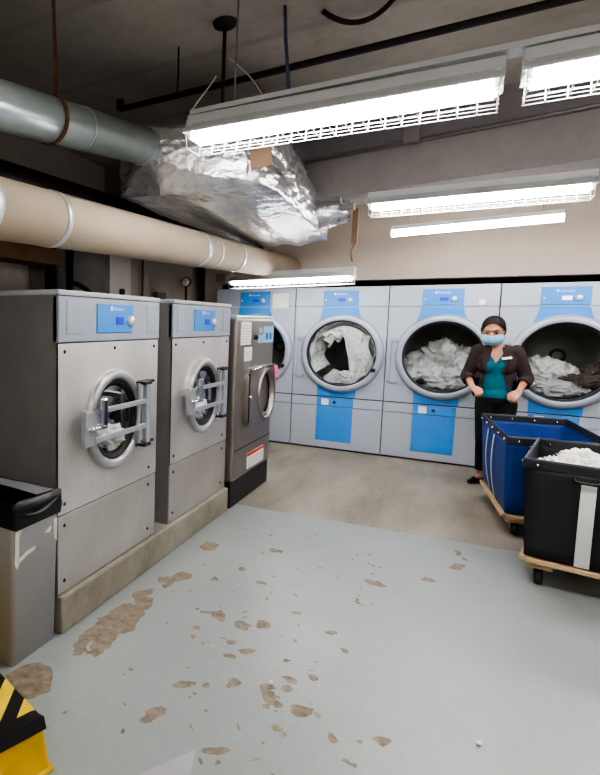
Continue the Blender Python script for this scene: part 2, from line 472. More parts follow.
struct('wall_left', MB().box(XL - .1, XL, YN, YB, 0, CEIL), M['wall_gray'])
struct('wall_right', MB().box(XR, XR + .1, YN, YB, 0, CEIL), M['wall_beige'])
struct('wall_near', MB().box(XL, XR, YN - .1, YN, 0, CEIL), M['wall_beige'])
struct('wall_rear', MB().box(XL, XR, YB, YB + .1, 0, CEIL), M['wall_dark'])
struct('wall_back', MB().box(-1.41, XR, 6.59, 6.74, 1.892, CEIL).box(-1.41, -1.23, 6.59, 6.74, 0, 1.892).box(2.70, XR, 6.59, 6.74, 0, 1.892), M['wall_beige'])
# pilaster and dark infill on the left wall
struct('trim_1', MB().box(XL, XL + .06, 4.62, 5.02, 0, CEIL), concrete('pale_pilaster', srgb(214, 206, 196), srgb(232, 225, 216)))
struct('trim_2', MB().box(XL, XL + .02, 3.5, 4.58, 0, 2.1), mat('dark_infill', srgb(126, 121, 116), .8, 0, .2, 4))
# concrete plinth under the two washers
pl = MB()
def plinth():
    xs = [-1.08, -.9, -.6, -.3, 0.0, .024]
    pl.box(-1.08, .024, 1.862, 3.875, 0, .1755)
plinth()
struct('trim_3', pl, M['curb'], .012)
# concrete ceiling beam and its darker upper step
def obox(mb, p0, p1, w, z00, z01, z10, z11):
    # box along p0->p1 (xy), width w behind the line, own bottom / top at each end
    d = Vector((p1[0] - p0[0], p1[1] - p0[1], 0)).normalized(); n = Vector((-d.y, d.x, 0)) * w
    a = Vector((p0[0], p0[1], 0)); b = Vector((p1[0], p1[1], 0))
    def V(p, z): return (p.x, p.y, z)
    return mb.add([V(a, z00), V(b, z10), V(b + n, z10), V(a + n, z00), V(a, z01), V(b, z11), V(b + n, z11), V(a + n, z01)],
                  [(0, 3, 2, 1), (4, 5, 6, 7), (0, 1, 5, 4), (1, 2, 6, 5), (2, 3, 7, 6), (3, 0, 4, 7)])
struct('trim_4', obox(MB(), (-1.62, 4.72), (4.4, 4.16), .42, 2.33, CEIL, 2.46, CEIL), M['beam'])
struct('trim_5', obox(MB(), (-1.62, 4.60), (4.4, 4.04), .13, 2.60, CEIL, 2.76, CEIL), M['beam_dark'])

# ------------------------------------------------------------------ dryers
DW, DH, DD, D0 = .965, 1.814, .98, 6.4366
DX = -1.1807
def make_dryer():
    t = thing('tumble_dryer', '', 'dryer', (DX, D0, 0))
    g = .004
    cx, cz, r = .518, 1.09, .385
    # cabinet shell (open front)
    c = MB()
    c.add([(g, .012, 0), (DW - g, .012, 0), (DW - g, DD, 0), (g, DD, 0), (g, .012, DH), (DW - g, .012, DH), (DW - g, DD, DH), (g, DD, DH)],
          [(4, 5, 6, 7), (1, 2, 6, 5), (2, 3, 7, 6), (3, 0, 4, 7), (0, 1, 2, 3)])
    c.build('cabinet', M['dryer'], t)
    # dark line all round the front
    MB().box(.0, DW, .014, .03, 0, DH).build('seam_backing', M['seam'], t) if False else None
    f = MB().plate_hole(g, DW - g, .604, 1.598, cx, cz, r, 0, 64)
    f.add([(g, 0, .604), (g, .03, .604), (DW - g, .03, .604), (DW - g, 0, .604)], [(0, 1, 2, 3)])
    f.build('front_panel', M['dryer'], t)
    MB().box(g, DW - g, 0, .03, 1.601, DH).build('top_panel', M['dryer'], t, .004)
    lower = MB().box(g, DW - g, 0, .03, .02, .488)
    lo = lower.build('lower_panel', M['dryer_low'], t, .003)
    lint = MB().box(g, DW - g, 0, .03, .494, .592).build('lint_drawer', M['dryer_low'], t, .003)
    MB().box(g, DW - g, .02, .05, 0, .61).build('recess', M['seam'], t)
    # blue lower sign and drawer part
    MB().box(.285, .665, -.004, .002, .10, .486).build('blue_panel', M['blue'], lo)
    MB().box(.285, .67, -.004, .002, .496, .59).build('blue_panel', M['blue'], lint)
    MB().box(.335, .412, -.006, -.002, .505, .575).build('white_sticker', M['paperW'], lint)
    MB().lathe([(.001, -.014), (.013, -.014), (.016, -.002)], (.472, 0, .54), 'Y', 16).build('lock', M['black'], lint)
    # blue piece under the door ring
    q = MB(); n = 10; top = []; bot = []
    for i in range(n + 1):
        x = .282 + (.686 - .282) * i / n
        zz = cz - math.sqrt(max(.41 ** 2 - (x - cx) ** 2, 0))
        top.append((x, -.003, max(zz, .62))); bot.append((x, -.003, .606))
    q.rings([bot, top], False, False, False, False); q.build('blue_skirt', M['blue'], t)
    # control panel
    cp = MB().box(.308, .668, -.010, .004, 1.612, 1.775).build('control_panel', M['blue'], t, .004)
    MB().box(.308, .668, -.006, .004, 1.588, 1.607).build('blue_strip', M['blue2'], t)
    q = MB(); n = 24; top = []; bot = []
    for i in range(n + 1):
        u = i / n; xt = .303 + .370 * u; xb = .262 + .452 * u
        zb = cz + math.sqrt(.43 ** 2 - (xb - cx) ** 2)
        # concave sides: pull the middle of each side inward
        top.append((xt, -.004, 1.585)); bot.append((xb, -.004, zb))
    mid = [((a_[0] * .62 + b_[0] * .38), -.004, (a_[2] * .45 + b_[2] * .55)) for a_, b_ in zip(top, bot)]
    bot = [bot, mid]; q.rings([bot[0], mid, top], False, False, False, False)
    q.build('blue_flare', M['blue'], t)
    MB().box(.462, .535, -.0125, -.008, 1.655, 1.69).build('display', M['screen'], cp)
    MB().lathe([(.001, -.032), (.02, -.032), (.026, -.026), (.028, -.008)], (.585, 0, 1.672), 'Y', 24).build('knob', M['knob'], cp)
    MB().lathe([(.001, -.0125), (.009, -.0125), (.009, -.008)], (.332, 0, 1.672), 'Y', 16).build('indicator', M['white'], cp)
    lettering('lettering', 'Electrolux', .026, M['white'], cp, (.445, -.0105, 1.728), (PI / 2, 0, 0))
    MB().box(.418, .437, -.0115, -.008, 1.727, 1.748).build('emblem', M['white'], cp)
    MB().box(.795, .845, -.003, .001, 1.615, 1.665).build('small_sticker', M['paperW'], t)
    # door
    d = MB(); d.lathe([(.346, .02), (.350, -.02), (.358, -.045), (.372, -.054), (.405, -.052), (.425, -.036), (.434, 0)], (cx, 0, cz), 'Y', 72)
    door = d.build('door', M['dryer_ring'], t)
    MB().lathe([(.347, -.012), (.3535, -.036), (.358, -.0465), (.362, -.0505)], (cx, 0, cz), 'Y', 72).build('gasket', M['seam'], door)
    MB().lathe([(.001, -.03), (.12, -.03), (.25, -.03), (.351, -.03)], (cx, 0, cz), 'Y', 48).build('door_glass', M['glass'], door)
    h = MB().box(.006, .05, -.02, 0, .82, 1.27).box(.045, .12, -.02, 0, .80, .835).box(.045, .16, -.02, 0, 1.235, 1.27)
    h.build('hinge', M['dryer_ring'], door, .006)
    MB().box(cx + .315, cx + .36, -.072, -.05, cz - .185, cz - .145).build('latch', M['black'], door, .004)
    # drum
    dr = MB().lathe([(.385, 0), (.40, .03), (.455, .05), (.455, .9), (.30, .905), (.29, .88), (.001, .88)], (cx, 0, cz), 'Y', 48)
    dr.build('drum', M['drum_dryer'], t)
    for k in range(4):
        a = PI / 2 * k + .5; m = Matrix.Translation((cx, 0, cz)) @ Matrix.Rotation(a, 4, 'Y')
        MB().box(-.03, .03, .08, .86, .40, .45).xf(m).build('drum_rib', M['drum_dryer'], t, .01)
    MB().lathe([(.045, .85), (.075, .85), (.075, .88)], (cx + .04, 0, cz + .02), 'Y', 24).build('drum_hub', M['black'], t)
    return t
dry = make_dryer()
dlabels = ['gray tumble dryer at left end of the bank, mostly hidden behind the small dark washer',
           'gray tumble dryer with a patterned white sheet swirled behind its round glass',
           'gray tumble dryer with a heap of white towels behind its glass, left of the woman',
           'gray tumble dryer with white and brown linen and a white display, right of the woman']
dry['label'] = dlabels[0]; dry['group'] = 'tumble dryers along the back wall'
dryers = [dry] + [dup(dry, (DX + DW * i, D0, 0), 0, dlabels[i], 'tumble dryers along the back wall') for i in (1, 2, 3)]
for c in list(children(dryers[3])):
    if c.name.startswith('control_panel'):
        for k in children(c):
            if k.name.startswith('display'):
                k.data = k.data.copy(); k.data.materials.clear(); k.data.materials.append(M['screen_white'])
for i, dd in enumerate(dryers):
    for c in list(children(dd)):
        if c.name.startswith('small_sticker') and i != 2: bpy.data.objects.remove(c)
# notice taped to the first dryer
tag(MB().box(DX + .70, DX + .885, D0 - .004, D0 - .001, 1.585, 1.755).build('paper_notice', M['paperW']),
    'white paper notice taped beside the blue controls of the left end dryer', 'notice')
# fifth neighbour beyond the frame is not built

# ------------------------------------------------------------------ washers with lock bars
def make_washer(W, Zc, H, label):
    # local frame: x along the row, -y out of the front, z up ; placed with rz = 90 degrees
    t = thing('washing_machine', label, 'washer', (0, 0, 0), PI / 2, 'big washers on the concrete plinth')
    D = 1.0; cx, cz, r = W * .49, .9275 - Zc, .225
    band = 1.318 - Zc; top = H - Zc; seam = .545 - Zc
    c = MB()
    c.add([(0, .006, 0), (W, .006, 0), (W, D, 0), (0, D, 0), (0, .006, top - .02), (W, .006, top - .02), (W, D, top - .02), (0, D, top - .02)],
          [(4, 5, 6, 7), (1, 2, 6, 5), (2, 3, 7, 6), (3, 0, 4, 7), (0, 1, 2, 3)])
    c.build('cabinet', M['side_dark'], t)
    MB().box(-.003, W + .003, -.010, D, top - .024, top).build('lid', M['lid_gray'], t, .006)
    MB().box(0, W, -.006, .03, band, top - .026).build('control_band', M['panel_gray'], t, .006)
    MB().box(.055, .185, -.0085, -.004, band + .035, top - .045).build('soap_hatch', M['panel_gray'], t, .003)
    MB().box(W - .15, W - .03, -.0085, -.004, band + .035, top - .045).build('service_hatch', M['panel_gray'], t, .003)
    f = MB().plate_hole(.004, W - .004, seam + .003, band - .004, cx, cz, r, 0, 64)
    fp = f.build('front_panel', M['steel'], t)
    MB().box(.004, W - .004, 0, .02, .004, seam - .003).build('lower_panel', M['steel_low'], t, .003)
    for x, z in ((.05, band - .04), (W / 2, band - .036), (W - .05, band - .04), (.05, seam + .05), (W - .09, seam + .05),
                 (.05, seam - .05), (W - .09, seam - .05), (.05, .06), (W - .09, .06)):
        MB().lathe([(.001, -.005), (.007, -.004), (.009, 0)], (x, 0, z), 'Y', 10).build('screw', M['rubber'], t)
    k = W / .904
    cp = MB().box(.283 * k, .606 * k, -.012, -.002, 1.357 - Zc, 1.496 - Zc).build('control_panel', M['blue'], t, .003)
    MB().box(.443 * k, .510 * k, -.0145, -.01, 1.397 - Zc, 1.434 - Zc).build('display', M['screen'], cp)
    MB().lathe([(.001, -.030), (.021, -.03), (.026, -.026), (.028, -.01)], (.575 * k, 0, 1.415 - Zc), 'Y', 24).build('knob', M['knob'], cp)
    lettering('lettering', 'Electrolux', .022, M['white'], cp, (.42 * k, -.0126, 1.466 - Zc), (PI / 2, 0, 0))
    MB().box(.393 * k, .412 * k, -.0135, -.01, 1.463 - Zc, 1.485 - Zc).build('emblem', M['white'], cp)
    # door
    d = MB().lathe([(.199, .03), (.200, -.018), (.206, -.030), (.218, -.036), (.235, -.036), (.247, -.028), (.251, -.012), (.249, .0)], (cx, 0, cz), 'Y', 64)
    door = d.build('door', M['ring_gray'], t)
    MB().lathe([(.200, -.020), (.192, -.022), (.174, .0), (.150, .05), (.150, .08), (.195, .03)], (cx, 0, cz), 'Y', 48).build('inner_seal', M['rubber'], door)
    MB().lathe([(.001, .028), (.05, .024), (.11, .014), (.166, .002)], (cx, 0, cz), 'Y', 40).build('door_glass', M['glass'], door)
    # lock frame across the door
    X = lambda v: cx + v - .443
    lf = MB().box(X(.118), X(.130), -.068, -.040, cz - .085, cz + .085).box(X(.120), X(.208), -.066, -.058, cz - .085, cz + .075)
    pl_ = lf.build('lock_plate', M['alu'], t, .003)
    MB().box(X(.20), X(.69), -.072, -.058, cz + .057, cz + .083).build('lock_bar', M['alu'], t, .003)
    MB().box(X(.19), X(.69), -.072, -.058, cz - .075, cz - .049).build('lock_bar', M['alu'], t, .003)
    MB().box(X(.655), X(.695), -.075, -.05, cz - .155, cz + .165).build('lock_post', M['alu'], t, .003)
    MB().box(X(.60), X(.618), -.06, -.045, cz - .15, cz + .165).build('lock_post', M['alu'], t, .003)
    for dz in (.158, -.172):
        MB().box(X(.61), X(.80), -.04, 0, cz + dz, cz + dz + .014).box(X(.63), X(.70), -.08, -.04, cz + dz, cz + dz + .014).build('lock_bracket', M['rubber'], t, .002)
    MB().tube([(X(.12), -.075, cz - .0), (X(.16), -.085, cz + .0), (X(.245), -.09, cz - .0)], .011, 12).build('latch_bolt', M['chrome'], pl_)
    MB().box(X(.212), X(.255), -.098, -.078, cz + .0, cz + .135).build('door_handle', M['chrome'], t, .008)
    # drum
    MB().lathe([(.225, .01), (.23, .06), (.27, .08), (.27, .55), (.001, .56)], (cx, 0, cz), 'Y', 40).build('drum', M['drum'], t)
    return t, cx, cz
ZC = .1765
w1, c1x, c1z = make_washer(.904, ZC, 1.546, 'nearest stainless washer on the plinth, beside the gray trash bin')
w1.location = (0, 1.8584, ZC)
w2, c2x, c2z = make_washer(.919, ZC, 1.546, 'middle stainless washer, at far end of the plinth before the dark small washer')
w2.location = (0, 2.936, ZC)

# small dark washer on the floor
def make_small():
    t = thing('washing_machine', 'smaller dark stainless washer on a black base, papers stuck on its front', 'washer', (.042, 3.90, 0), PI / 2)
    W, H, D = .90, 1.468, .95
    MB().box(0, W, .012, D, .0, .205).build('base', M['black'], t, .01)
    MB().box(0, W, 0, D, .205, H - .02).build('cabinet', M['steel_dark'], t, .02, seg=3)
    MB().box(0, W, .005, D, H - .028, H).build('lid', M['lid_gray'], t, .008)
    MB().box(.03, W - .01, -.004, .002, .44, .446).build('panel_seam', M['black'], t)
    # stickers
    pp = MB().box(.075, .30, -.004, 0, 1.245, 1.42).build('paper', M['paperW'], t)
    for i in range(7):
        MB().box(.09, .285, -.0048, -.0035, 1.262 + i * .021, 1.266 + i * .021).build('print_line', M['gray_print'], pp)
    pp = MB().box(.165, .33, -.004, 0, 1.12, 1.225).build('paper', M['paperW'], t)
    for i in range(3):
        MB().box(.18, .315, -.0048, -.0035, 1.14 + i * .022, 1.144 + i * .022).build('print_line', M['gray_print'], pp)
    st = MB().box(.60, .875, -.0045, 0, 1.25, 1.385).build('control_sticker', M['print_blue'], t)
    MB().box(.46, .60, -.0045, 0, 1.25, 1.315).build('control_sticker', M['print_blue'], t)
    for i, x in enumerate((.66, .76)):
        MB().box(x, x + .06, -.006, -.004, 1.275, 1.33).build('symbol', M['print_dblue'], st)
    MB().box(.50, .56, -.0045, 0, 1.335, 1.375).build('small_sticker', M['scuff'], t)
    MB().lathe([(.001, -.025), (.018, -.025), (.02, 0)], (.40, 0, 1.30), 'Y', 16).build('button', M['black'], t)
    # rounded door plate standing proud
    cx, cz = .53, .83
    prof = []
    def rr(s):
        pts = []
        hw, hh, rad = .345 * s, .235 * s, .2 * s
        for qx, qz, a0 in ((hw - rad, hh - .12 * s, 0), (-hw + .1 * s, hh - .1 * s, PI / 2), (-hw + .1 * s, -hh + .1 * s, PI), (hw - rad, -hh + .12 * s, 1.5 * PI)):
            rx = rad if qx > 0 else .1 * s; rz = .12 * s if qx > 0 else .1 * s
            for k in range(9):
                a = a0 + PI / 2 * k / 8; pts.append((cx + qx + rx * math.cos(a), cz + qz + rz * math.sin(a)))
        return pts
    m = MB(); A = rr(1)
    N = len(A)
    def ell(r, y): # hole ring with matching count
        return [(cx + .085 + r * math.cos(math.atan2(z - cz, x - cx)), y, cz + r * math.sin(math.atan2(z - cz, x - cx))) for x, z in A]
    m.rings([[(x, 0, z) for x, z in A], [(x, -.035, z) for x, z in A], ell(.215, -.042), ell(.205, -.03), ell(.19, .02)], True, False, False, False)
    door = m.build('door', M['steel_dark'], t, .006)
    MB().lathe([(.185, -.02), (.195, -.054), (.21, -.056), (.215, -.038)], (cx + .085, 0, cz), 'Y', 40).build('door_ring', M['steel_dark'], door)
    MB().lathe([(.001, .03), (.08, .03), (.15, .02), (.192, -.01)], (cx + .085, 0, cz), 'Y', 40).build('door_glass', M['blackgloss'], door)
    MB().box(.20, .212, -.042, -.02, .64, 1.02).build('door_gap', M['black'], door)
    MB().lathe([(.001, -.055), (.012, -.055), (.014, -.035)], (.215, 0, .84), 'Y', 12).build('latch', M['chrome'], door)
    MB().tube([(.22, -.045, 1.05), (.40, -.06, 1.06), (.78, -.05, 1.062)], .011, 10).build('top_handle', M['chrome'], door)
    wl = MB().box(.31, .72, -.004, 0, .245, .37).build('warning_label', M['paperW'], t)
    MB().box(.31, .72, -.005, -.003, .345, .37).build('red_header', M['red'], wl)
    for i in range(4):
        MB().box(.33, .70, -.005, -.003, .26 + i * .02, .265 + i * .02).build('print_line', M['red'] if i == 3 else M['gray_print'], wl)
    return t
small = make_small()
pk = MB()
pk.add([(0, 0, 0), (.0, .10, .0), (.012, .115, -.10), (.012, .03, -.10), (.004, .0, 0), (.004, .10, 0), (.016, .115, -.10), (.016, .03, -.10)],
       [(0, 1, 2, 3), (4, 5, 6, 7), (0, 1, 5, 4), (1, 2, 6, 5), (2, 3, 7, 6), (3, 0, 4, 7)])
pk.xf(Matrix.Translation((.105, 4.62, 1.055)))
pink = pk.build('paper_tag', M['pink']); tag(pink, 'pink paper tag stuck on the door rim of the small dark washer', 'tag')

# ------------------------------------------------------------------ crumpled linen
def crumple(name, loc, size, m, seed, amp=.35, sub=5, rot=(0, 0, 0), label='', cat='laundry', group=None, floor=None):
    bm = bmesh.new(); bmesh.ops.create_icosphere(bm, subdivisions=sub, radius=1)
    off = Vector((seed * 3.1, seed * 1.7, seed * 5.3))
    for v in bm.verts:
        p = v.co.normalized()
        a = noise.noise(p * 1.3 + off) * .5
        ridg = (1 - abs(noise.noise(p * 2.6 + off * 2))) ** 2 * .7 + (1 - abs(noise.noise(p * 5.5 + off))) ** 2 * .3
        k = 1 + amp * (a + ridg - .6)
        v.co = Vector((p.x * size[0] * k, p.y * size[1] * k, p.z * size[2] * k))
    if floor is not None:
        for v in bm.verts: v.co.z = max(v.co.z, floor)
    me = bpy.data.meshes.new(name); bm.to_mesh(me); bm.free()
    me.polygons.foreach_set('use_smooth', [True] * len(me.polygons)); me.materials.append(m)
    o = bpy.data.objects.new(name, me); COL.objects.link(o); o.location = loc; o.rotation_euler = rot
    return tag(o, label, cat, group)

def drape(name, fn, nu, nv, m, label, cat, th=.006, group=None):
    rs = [[Vector(fn(i / nu, j / nv)) for j in range(nv + 1)] for i in range(nu + 1)]
    mb = MB().rings(rs, False, False, False, True)
    o = mb.build(name, m); s = o.modifiers.new('Solidify', 'SOLIDIFY'); s.thickness = th; s.offset = 0
    return tag(o, label, cat, group)
# sheet swirling in dryer two: hugs the drum wall and falls across the middle
CX2 = DX + DW + .518; CZ = 1.09
def sheet_fn(u, v):
    # u runs round the drum opening, v from the door to the back
    a = math.radians(-125 + 345 * u)
    r = .345 - .05 * v + .012 * math.sin(9 * a + 3 * v) - .03 * noise.noise(Vector((math.cos(a) * 3, math.sin(a) * 3, v * 3)))
    w = max(0, math.cos(a - math.radians(-150)))                    # thicker low on the left
    r -= (.03 * w + .05 * max(0, math.cos(a - math.radians(15)))) * v
    y = D0 + .05 + .30 * v + .012 * noise.noise(Vector((u * 22, v * 7, 3)))
    r -= .02 * v * v
    return (CX2 + r * math.cos(a), y, CZ + r * math.sin(a))
drape('bed_sheet', sheet_fn, 160, 36, M['linen_dot'], 'patterned white sheet pressed round the drum of the second dryer from the left', 'laundry', .01)
def fall_fn(u, v):
    # broad fold: starts upper left, hangs down the right side
    s_ = u
    x0 = CX2 - .22 + .50 * s_; z0 = CZ + .20 + .10 * math.sin(PI * min(1, s_ * 1.1))
    drop = .13 + .50 * max(0, min(1, (s_ - .46) / .14)) + .03 * math.sin(s_ * 30)
    x = x0 + .07 * v * (1 - s_) + .02 * math.sin(11 * v + 3 * s_); z = z0 - drop * v
    y = D0 + .045 + .02 * math.sin(s_ * 21 + 1.6 * v) + .035 * noise.noise(Vector((s_ * 7, v * 5, 9))) + .05 * v
    r = math.hypot(x - CX2, z - CZ)
    if r > .335: k = .335 / r; x = CX2 + (x - CX2) * k; z = CZ + (z - CZ) * k
    return (x, y, z)
drape('bed_sheet', fall_fn, 90, 50, M['linen_dot'], 'patterned white sheet hanging in a broad fold behind the glass of the second dryer', 'laundry', .012)
crumple('towel', (CX2 + .05, D0 + .12, CZ - .28), (.10, .08, .075), M['linen_dot'], 6, .6, 5, label='white bundle at the bottom inside the second dryer from the left')
# heap in dryer three
CX3 = CX2 + DW
G3 = 'white towels heaped in the third dryer from the left'; L3 = 'white towel crumpled in the heap inside the dryer left of the woman'
for i, (dx, dy, dz, s, mm) in enumerate([(.02, .33, -.06, (.21, .2, .19), 'linen_gray'), (-.18, .22, -.20, (.16, .18, .13), 'linen'), (.17, .26, -.14, (.2, .2, .15), 'linen'),
                                         (-.02, .17, -.23, (.2, .12, .12), 'linen'), (.15, .15, -.25, (.16, .1, .09), 'linen'), (-.25, .35, -.12, (.12, .18, .13), 'linen_gray'), (.24, .38, -.05, (.15, .18, .14), 'linen_gray')]):
    crumple('towel', (CX3 + dx, D0 + dy, CZ + dz), s, M[mm], 11 + i, .75, 5, (0, 0, i), L3, 'laundry', G3)
crumple('napkin', (CX3 - .19, D0 + .06, CZ - .27), (.035, .02, .03), M['black'], 31, .5, 4, label='small black cloth against the lower left glass of the dryer left of the woman')
CX4 = CX3 + DW
G4 = 'white linens heaped in the right end dryer'; L4 = 'white linen crumpled in the heap inside the dryer right of the woman'
for i, (dx, dy, dz, s, mm) in enumerate([(-.15, .26, -.12, (.17, .18, .14), 'linen'), (.0, .3, -.16, (.18, .2, .13), 'linen'), (-.24, .18, -.17, (.11, .12, .09), 'linen_gray'),
                                         (-.08, .15, -.26, (.2, .12, .08), 'linen_gray'), (.1, .17, -.27, (.15, .11, .07), 'linen_gray')]):
    crumple('towel', (CX4 + dx, D0 + dy, CZ + dz), s, M[mm], 51 + i, .75, 5, (0, 0, i), L4, 'laundry', G4)
for i, (dx, dy, dz, s) in enumerate([(.17, .16, -.18, (.16, .09, .07)), (-.28, .13, -.06, (.05, .04, .03)), (.27, .28, -.12, (.1, .12, .09))]):
    crumple('towel', (CX4 + dx, D0 + dy, CZ + dz), s, M['linen_brown'], 71 + i, .7, 5, (0, .3 * i, i),
            ['dark brown towel on top of the white linen right of the woman', 'small dark brown cloth at left of the linen right of the woman', 'brown cloth at the right of the linen in the dryer right of the woman'][i])
# linen in the two washers
for (w, cx_, cz_, lab) in ((w1, c1x, c1z, 'nearest washer'), (w2, c2x, c2z, 'middle washer')):
    y0 = w.location.y
    crumple('towel', (-.12, y0 + cx_ + .0, ZC + cz_ - .09), (.12, .13, .09), M['linen'], 5 + y0, .7, 5, label='white linen bundle behind the round door glass of the ' + lab)

# ------------------------------------------------------------------ ducts and pipes
def lerp(a, b, t): return Vector(a) * (1 - t) + Vector(b) * t
a, b = Vector((-.276, 1.81, 2.325)), Vector((-.206, 2.99, 2.449))
dv = (b - a)
S0, S1 = a - dv * 1.6, b + dv * .02
t = thing('round_duct', 'round galvanized metal duct running into the foil wrapped duct, at upper left', 'duct', lerp(S0, S1, .5))
def rel(p): return Vector(p) - t.location
MB().tube([rel(S0), rel(S1)], .105, 40).build('duct_pipe', M['galv'], t)
for q in (.15, .42, .785):
    p = lerp(S0, S1, q); d_ = dv.normalized()
    MB().tube([rel(p - d_ * .006), rel(p + d_ * .006)], .1075, 40).build('seam_band', M['galv'], t)
# rusty strap hanger
p = lerp(S0, S1, .712)
th_ = thing('pipe_hanger', 'rusty perforated strap hanging from the ceiling around the galvanized duct', 'hanger', p)
m = MB(); ring = []
side = dv.normalized().cross(Vector((0, 0, 1))).normalized(); upv = side.cross(dv.normalized())
path = [side * .1095 * math.cos(x) + upv * .1095 * math.sin(x) for x in [PI * (.35 - 1.0 * k / 24 * 1.35) for k in range(25)]]
path = [Vector((path[0].x - .02, path[0].y, CEIL - p.z))] + path
rs = []
for q in path: rs.append([q - dv.normalized() * .012, q + dv.normalized() * .012])
m.rings(rs, False, False, False, False); m.build('strap', M['rust'], th_, 0, .004)

# beige wrapped pipe
a, b = Vector((-.171, 1.698, 1.865)), Vector((-.292, 5.512, 2.009)); dv2 = b - a
S0, S1 = a - dv2 * .45, a + dv2 * 1.27
t = thing('wrapped_pipe', 'long beige wrapped pipe with silver bands running above the washers', 'pipe', lerp(S0, S1, .5))
MB().tube([rel(S0), rel(S1)], .125, 40).build('pipe_wrap', M['wrap'], t)
def px_on(q): return a + dv2 * q
for q, w in ((-.035, .022), (.085, .02), (.53, .04), (.60, .02), (.74, .03)):
    p = px_on(q); d_ = dv2.normalized()
    MB().tube([rel(p - d_ * w), rel(p + d_ * w)], .1285, 40).build('foil_band', M['foilband'], t)
# long lighter tape seam on top of the wrap
sd = dv2.normalized().cross(Vector((0, 0, 1))).normalized(); uu = sd.cross(dv2.normalized())
mm_ = MB(); rs = []
for ang in (62, 72, 82, 92):
    o_ = (sd * math.cos(math.radians(ang)) + uu * math.sin(math.radians(ang))) * .1275
    rs.append([rel(px_on(q)) + o_ for q in (.1, .35, .55, .78)])
mm_.rings(rs, False, False, False, True); mm_.build('foil_tape', M['foilband'], t)
# foil wrapped plenum
def foil():
    secs = []
    N = 72
    def rect(x0, x1, z0, z1, y, sk=0, e=.5):
        cx, cz, hw, hh = (x0 + x1) / 2, (z0 + z1) / 2, (x1 - x0) / 2, (z1 - z0) / 2
        r = []
        for j in range(N):
            a = 2 * PI * j / N; c, s = math.cos(a), math.sin(a)
            k = 1 / max(abs(c), abs(s)); k = k * e + (1 - e) * 1.0
            r.append(Vector((cx + hw * c * k, y + sk * c * k * hw, cz + hh * s * k)))
        return r
    key = [(2.90, -.32, -.09, 2.325, 2.555, 0, .0), (2.96, -.36, .10, 2.24, 2.57, .05, .5), (3.03, -.42, .46, 2.17, 2.55, .12, .9), (3.3, -.42, .49, 2.165, 2.54, .12, .95),
           (3.9, -.42, .47, 2.155, 2.50, .05, .95), (4.5, -.42, .43, 2.15, 2.44, 0, .93), (5.0, -.42, .40, 2.15, 2.40, -.05, .9), (5.28, -.40, .37, 2.15, 2.38, -.1, .9), (5.36, -.34, .30, 2.19, 2.34, -.1, .8), (5.37, -.2, .15, 2.24, 2.30, -.1, .8)]
    M_ = 90; rs = []
    ys = [key[0][0] + (key[-1][0] - key[0][0]) * i / M_ for i in range(M_ + 1)]
    for y in ys:
        for k in range(len(key) - 1):
            if key[k][0] <= y <= key[k + 1][0] + 1e-6:
                u = (y - key[k][0]) / (key[k + 1][0] - key[k][0]); p = [key[k][i] * (1 - u) + key[k + 1][i] * u for i in range(7)]; break
        rs.append(rect(p[1], p[2], p[3], p[4], y, p[5], p[6]))
    c = Vector((.03, 4.1, 2.33))
    for i, r in enumerate(rs):
        for j, v in enumerate(r):
            d_ = (v - Vector((.03, v.y, 2.33))).normalized()
            bottom = max(0, -d_.z)
            q = v * 1.0
            n1 = noise.noise(Vector((q.x * 9, q.y * 4, q.z * 9))); n2 = abs(noise.noise(Vector((q.x * 22, q.y * 14, q.z * 22))))
            edge = 1.0 if (v.x > .3 or v.x < -.33 or v.y < 3.25 or v.z > 2.3) else .35
            r[j] = v + d_ * (n1 * .016 + n2 * .022 - .01) * edge
            if edge < 1:  # long drooping folds under the wrap
                r[j] = r[j] + Vector((0, 0, -.035 * max(0, 1 - abs(v.x - .05) / .45) * (.6 + .4 * math.sin(v.x * 22 + v.y * 2.2)) * min(1, (v.y - 3.0) / .6)))
    return MB().rings(rs, True, True, True, True)
t = thing('foil_wrapped_duct', 'wide crinkled silver foil wrapped duct hanging above the far washers', 'duct', (.03, 4.1, 2.33))
f_ = foil(); f_.v = [v - t.location for v in f_.v]; f_.build('foil_wrap', M['foil'], t)
# collar at the right end
rs = []
col = MB(); N = 28
P0, P1 = Vector((.33, 4.72, 2.30)), Vector((.60, 4.80, 2.335))
ax = (P1 - P0).normalized(); s1 = ax.cross(Vector((0, 0, 1))).normalized(); s2 = s1.cross(ax)
for k in range(15):
    u = k / 14; rad = .15 - .045 * u
    ring = []
    for j in range(N):
        an = 2 * PI * j / N; r_ = rad + .012 * noise.noise(Vector((math.cos(an) * 3, math.sin(an) * 3, u * 7))) + .008 * math.sin(u * 40)
        ring.append(P0 + (P1 - P0) * u + (s1 * math.cos(an) + s2 * math.sin(an)) * r_ - t.location)
    rs.append(ring)
col.rings(rs).build('foil_collar', M['foil'], t)
# brown board leaning at the near corner of the foil duct
bd = MB().box(-.055, .055, -.006, .006, -.075, .075).xf(Matrix.Translation((.50, 2.93, 2.30)) @ Matrix.Rotation(.12, 4, 'Z') @ Matrix.Rotation(-.12, 4, 'Y'))
tag(bd.build('brown_board', M['cardboard']), 'small brown board patch at the near corner of the foil wrapped duct', 'board')

# dark pipes between duct and wrapped pipe
for i, (x0, z0, x1, z1, r_) in enumerate([(-.62, 2.10, -.72, 2.30, .05), (-.85, 2.22, -.95, 2.40, .06), (-.78, 2.02, -.86, 2.12, .035)]):
    tag(MB().tube([(x0, .2, z0), (x1, 6.9, z1)], r_, 20).build('dark_pipe', M['black_metal']),
        ['black pipe just behind the beige wrapped pipe, upper right of the three dark pipes', 'thickest black pipe in the shadow below the galvanized duct', 'thin black pipe lowest in the shadow behind the beige pipe'][i], 'pipe', None)
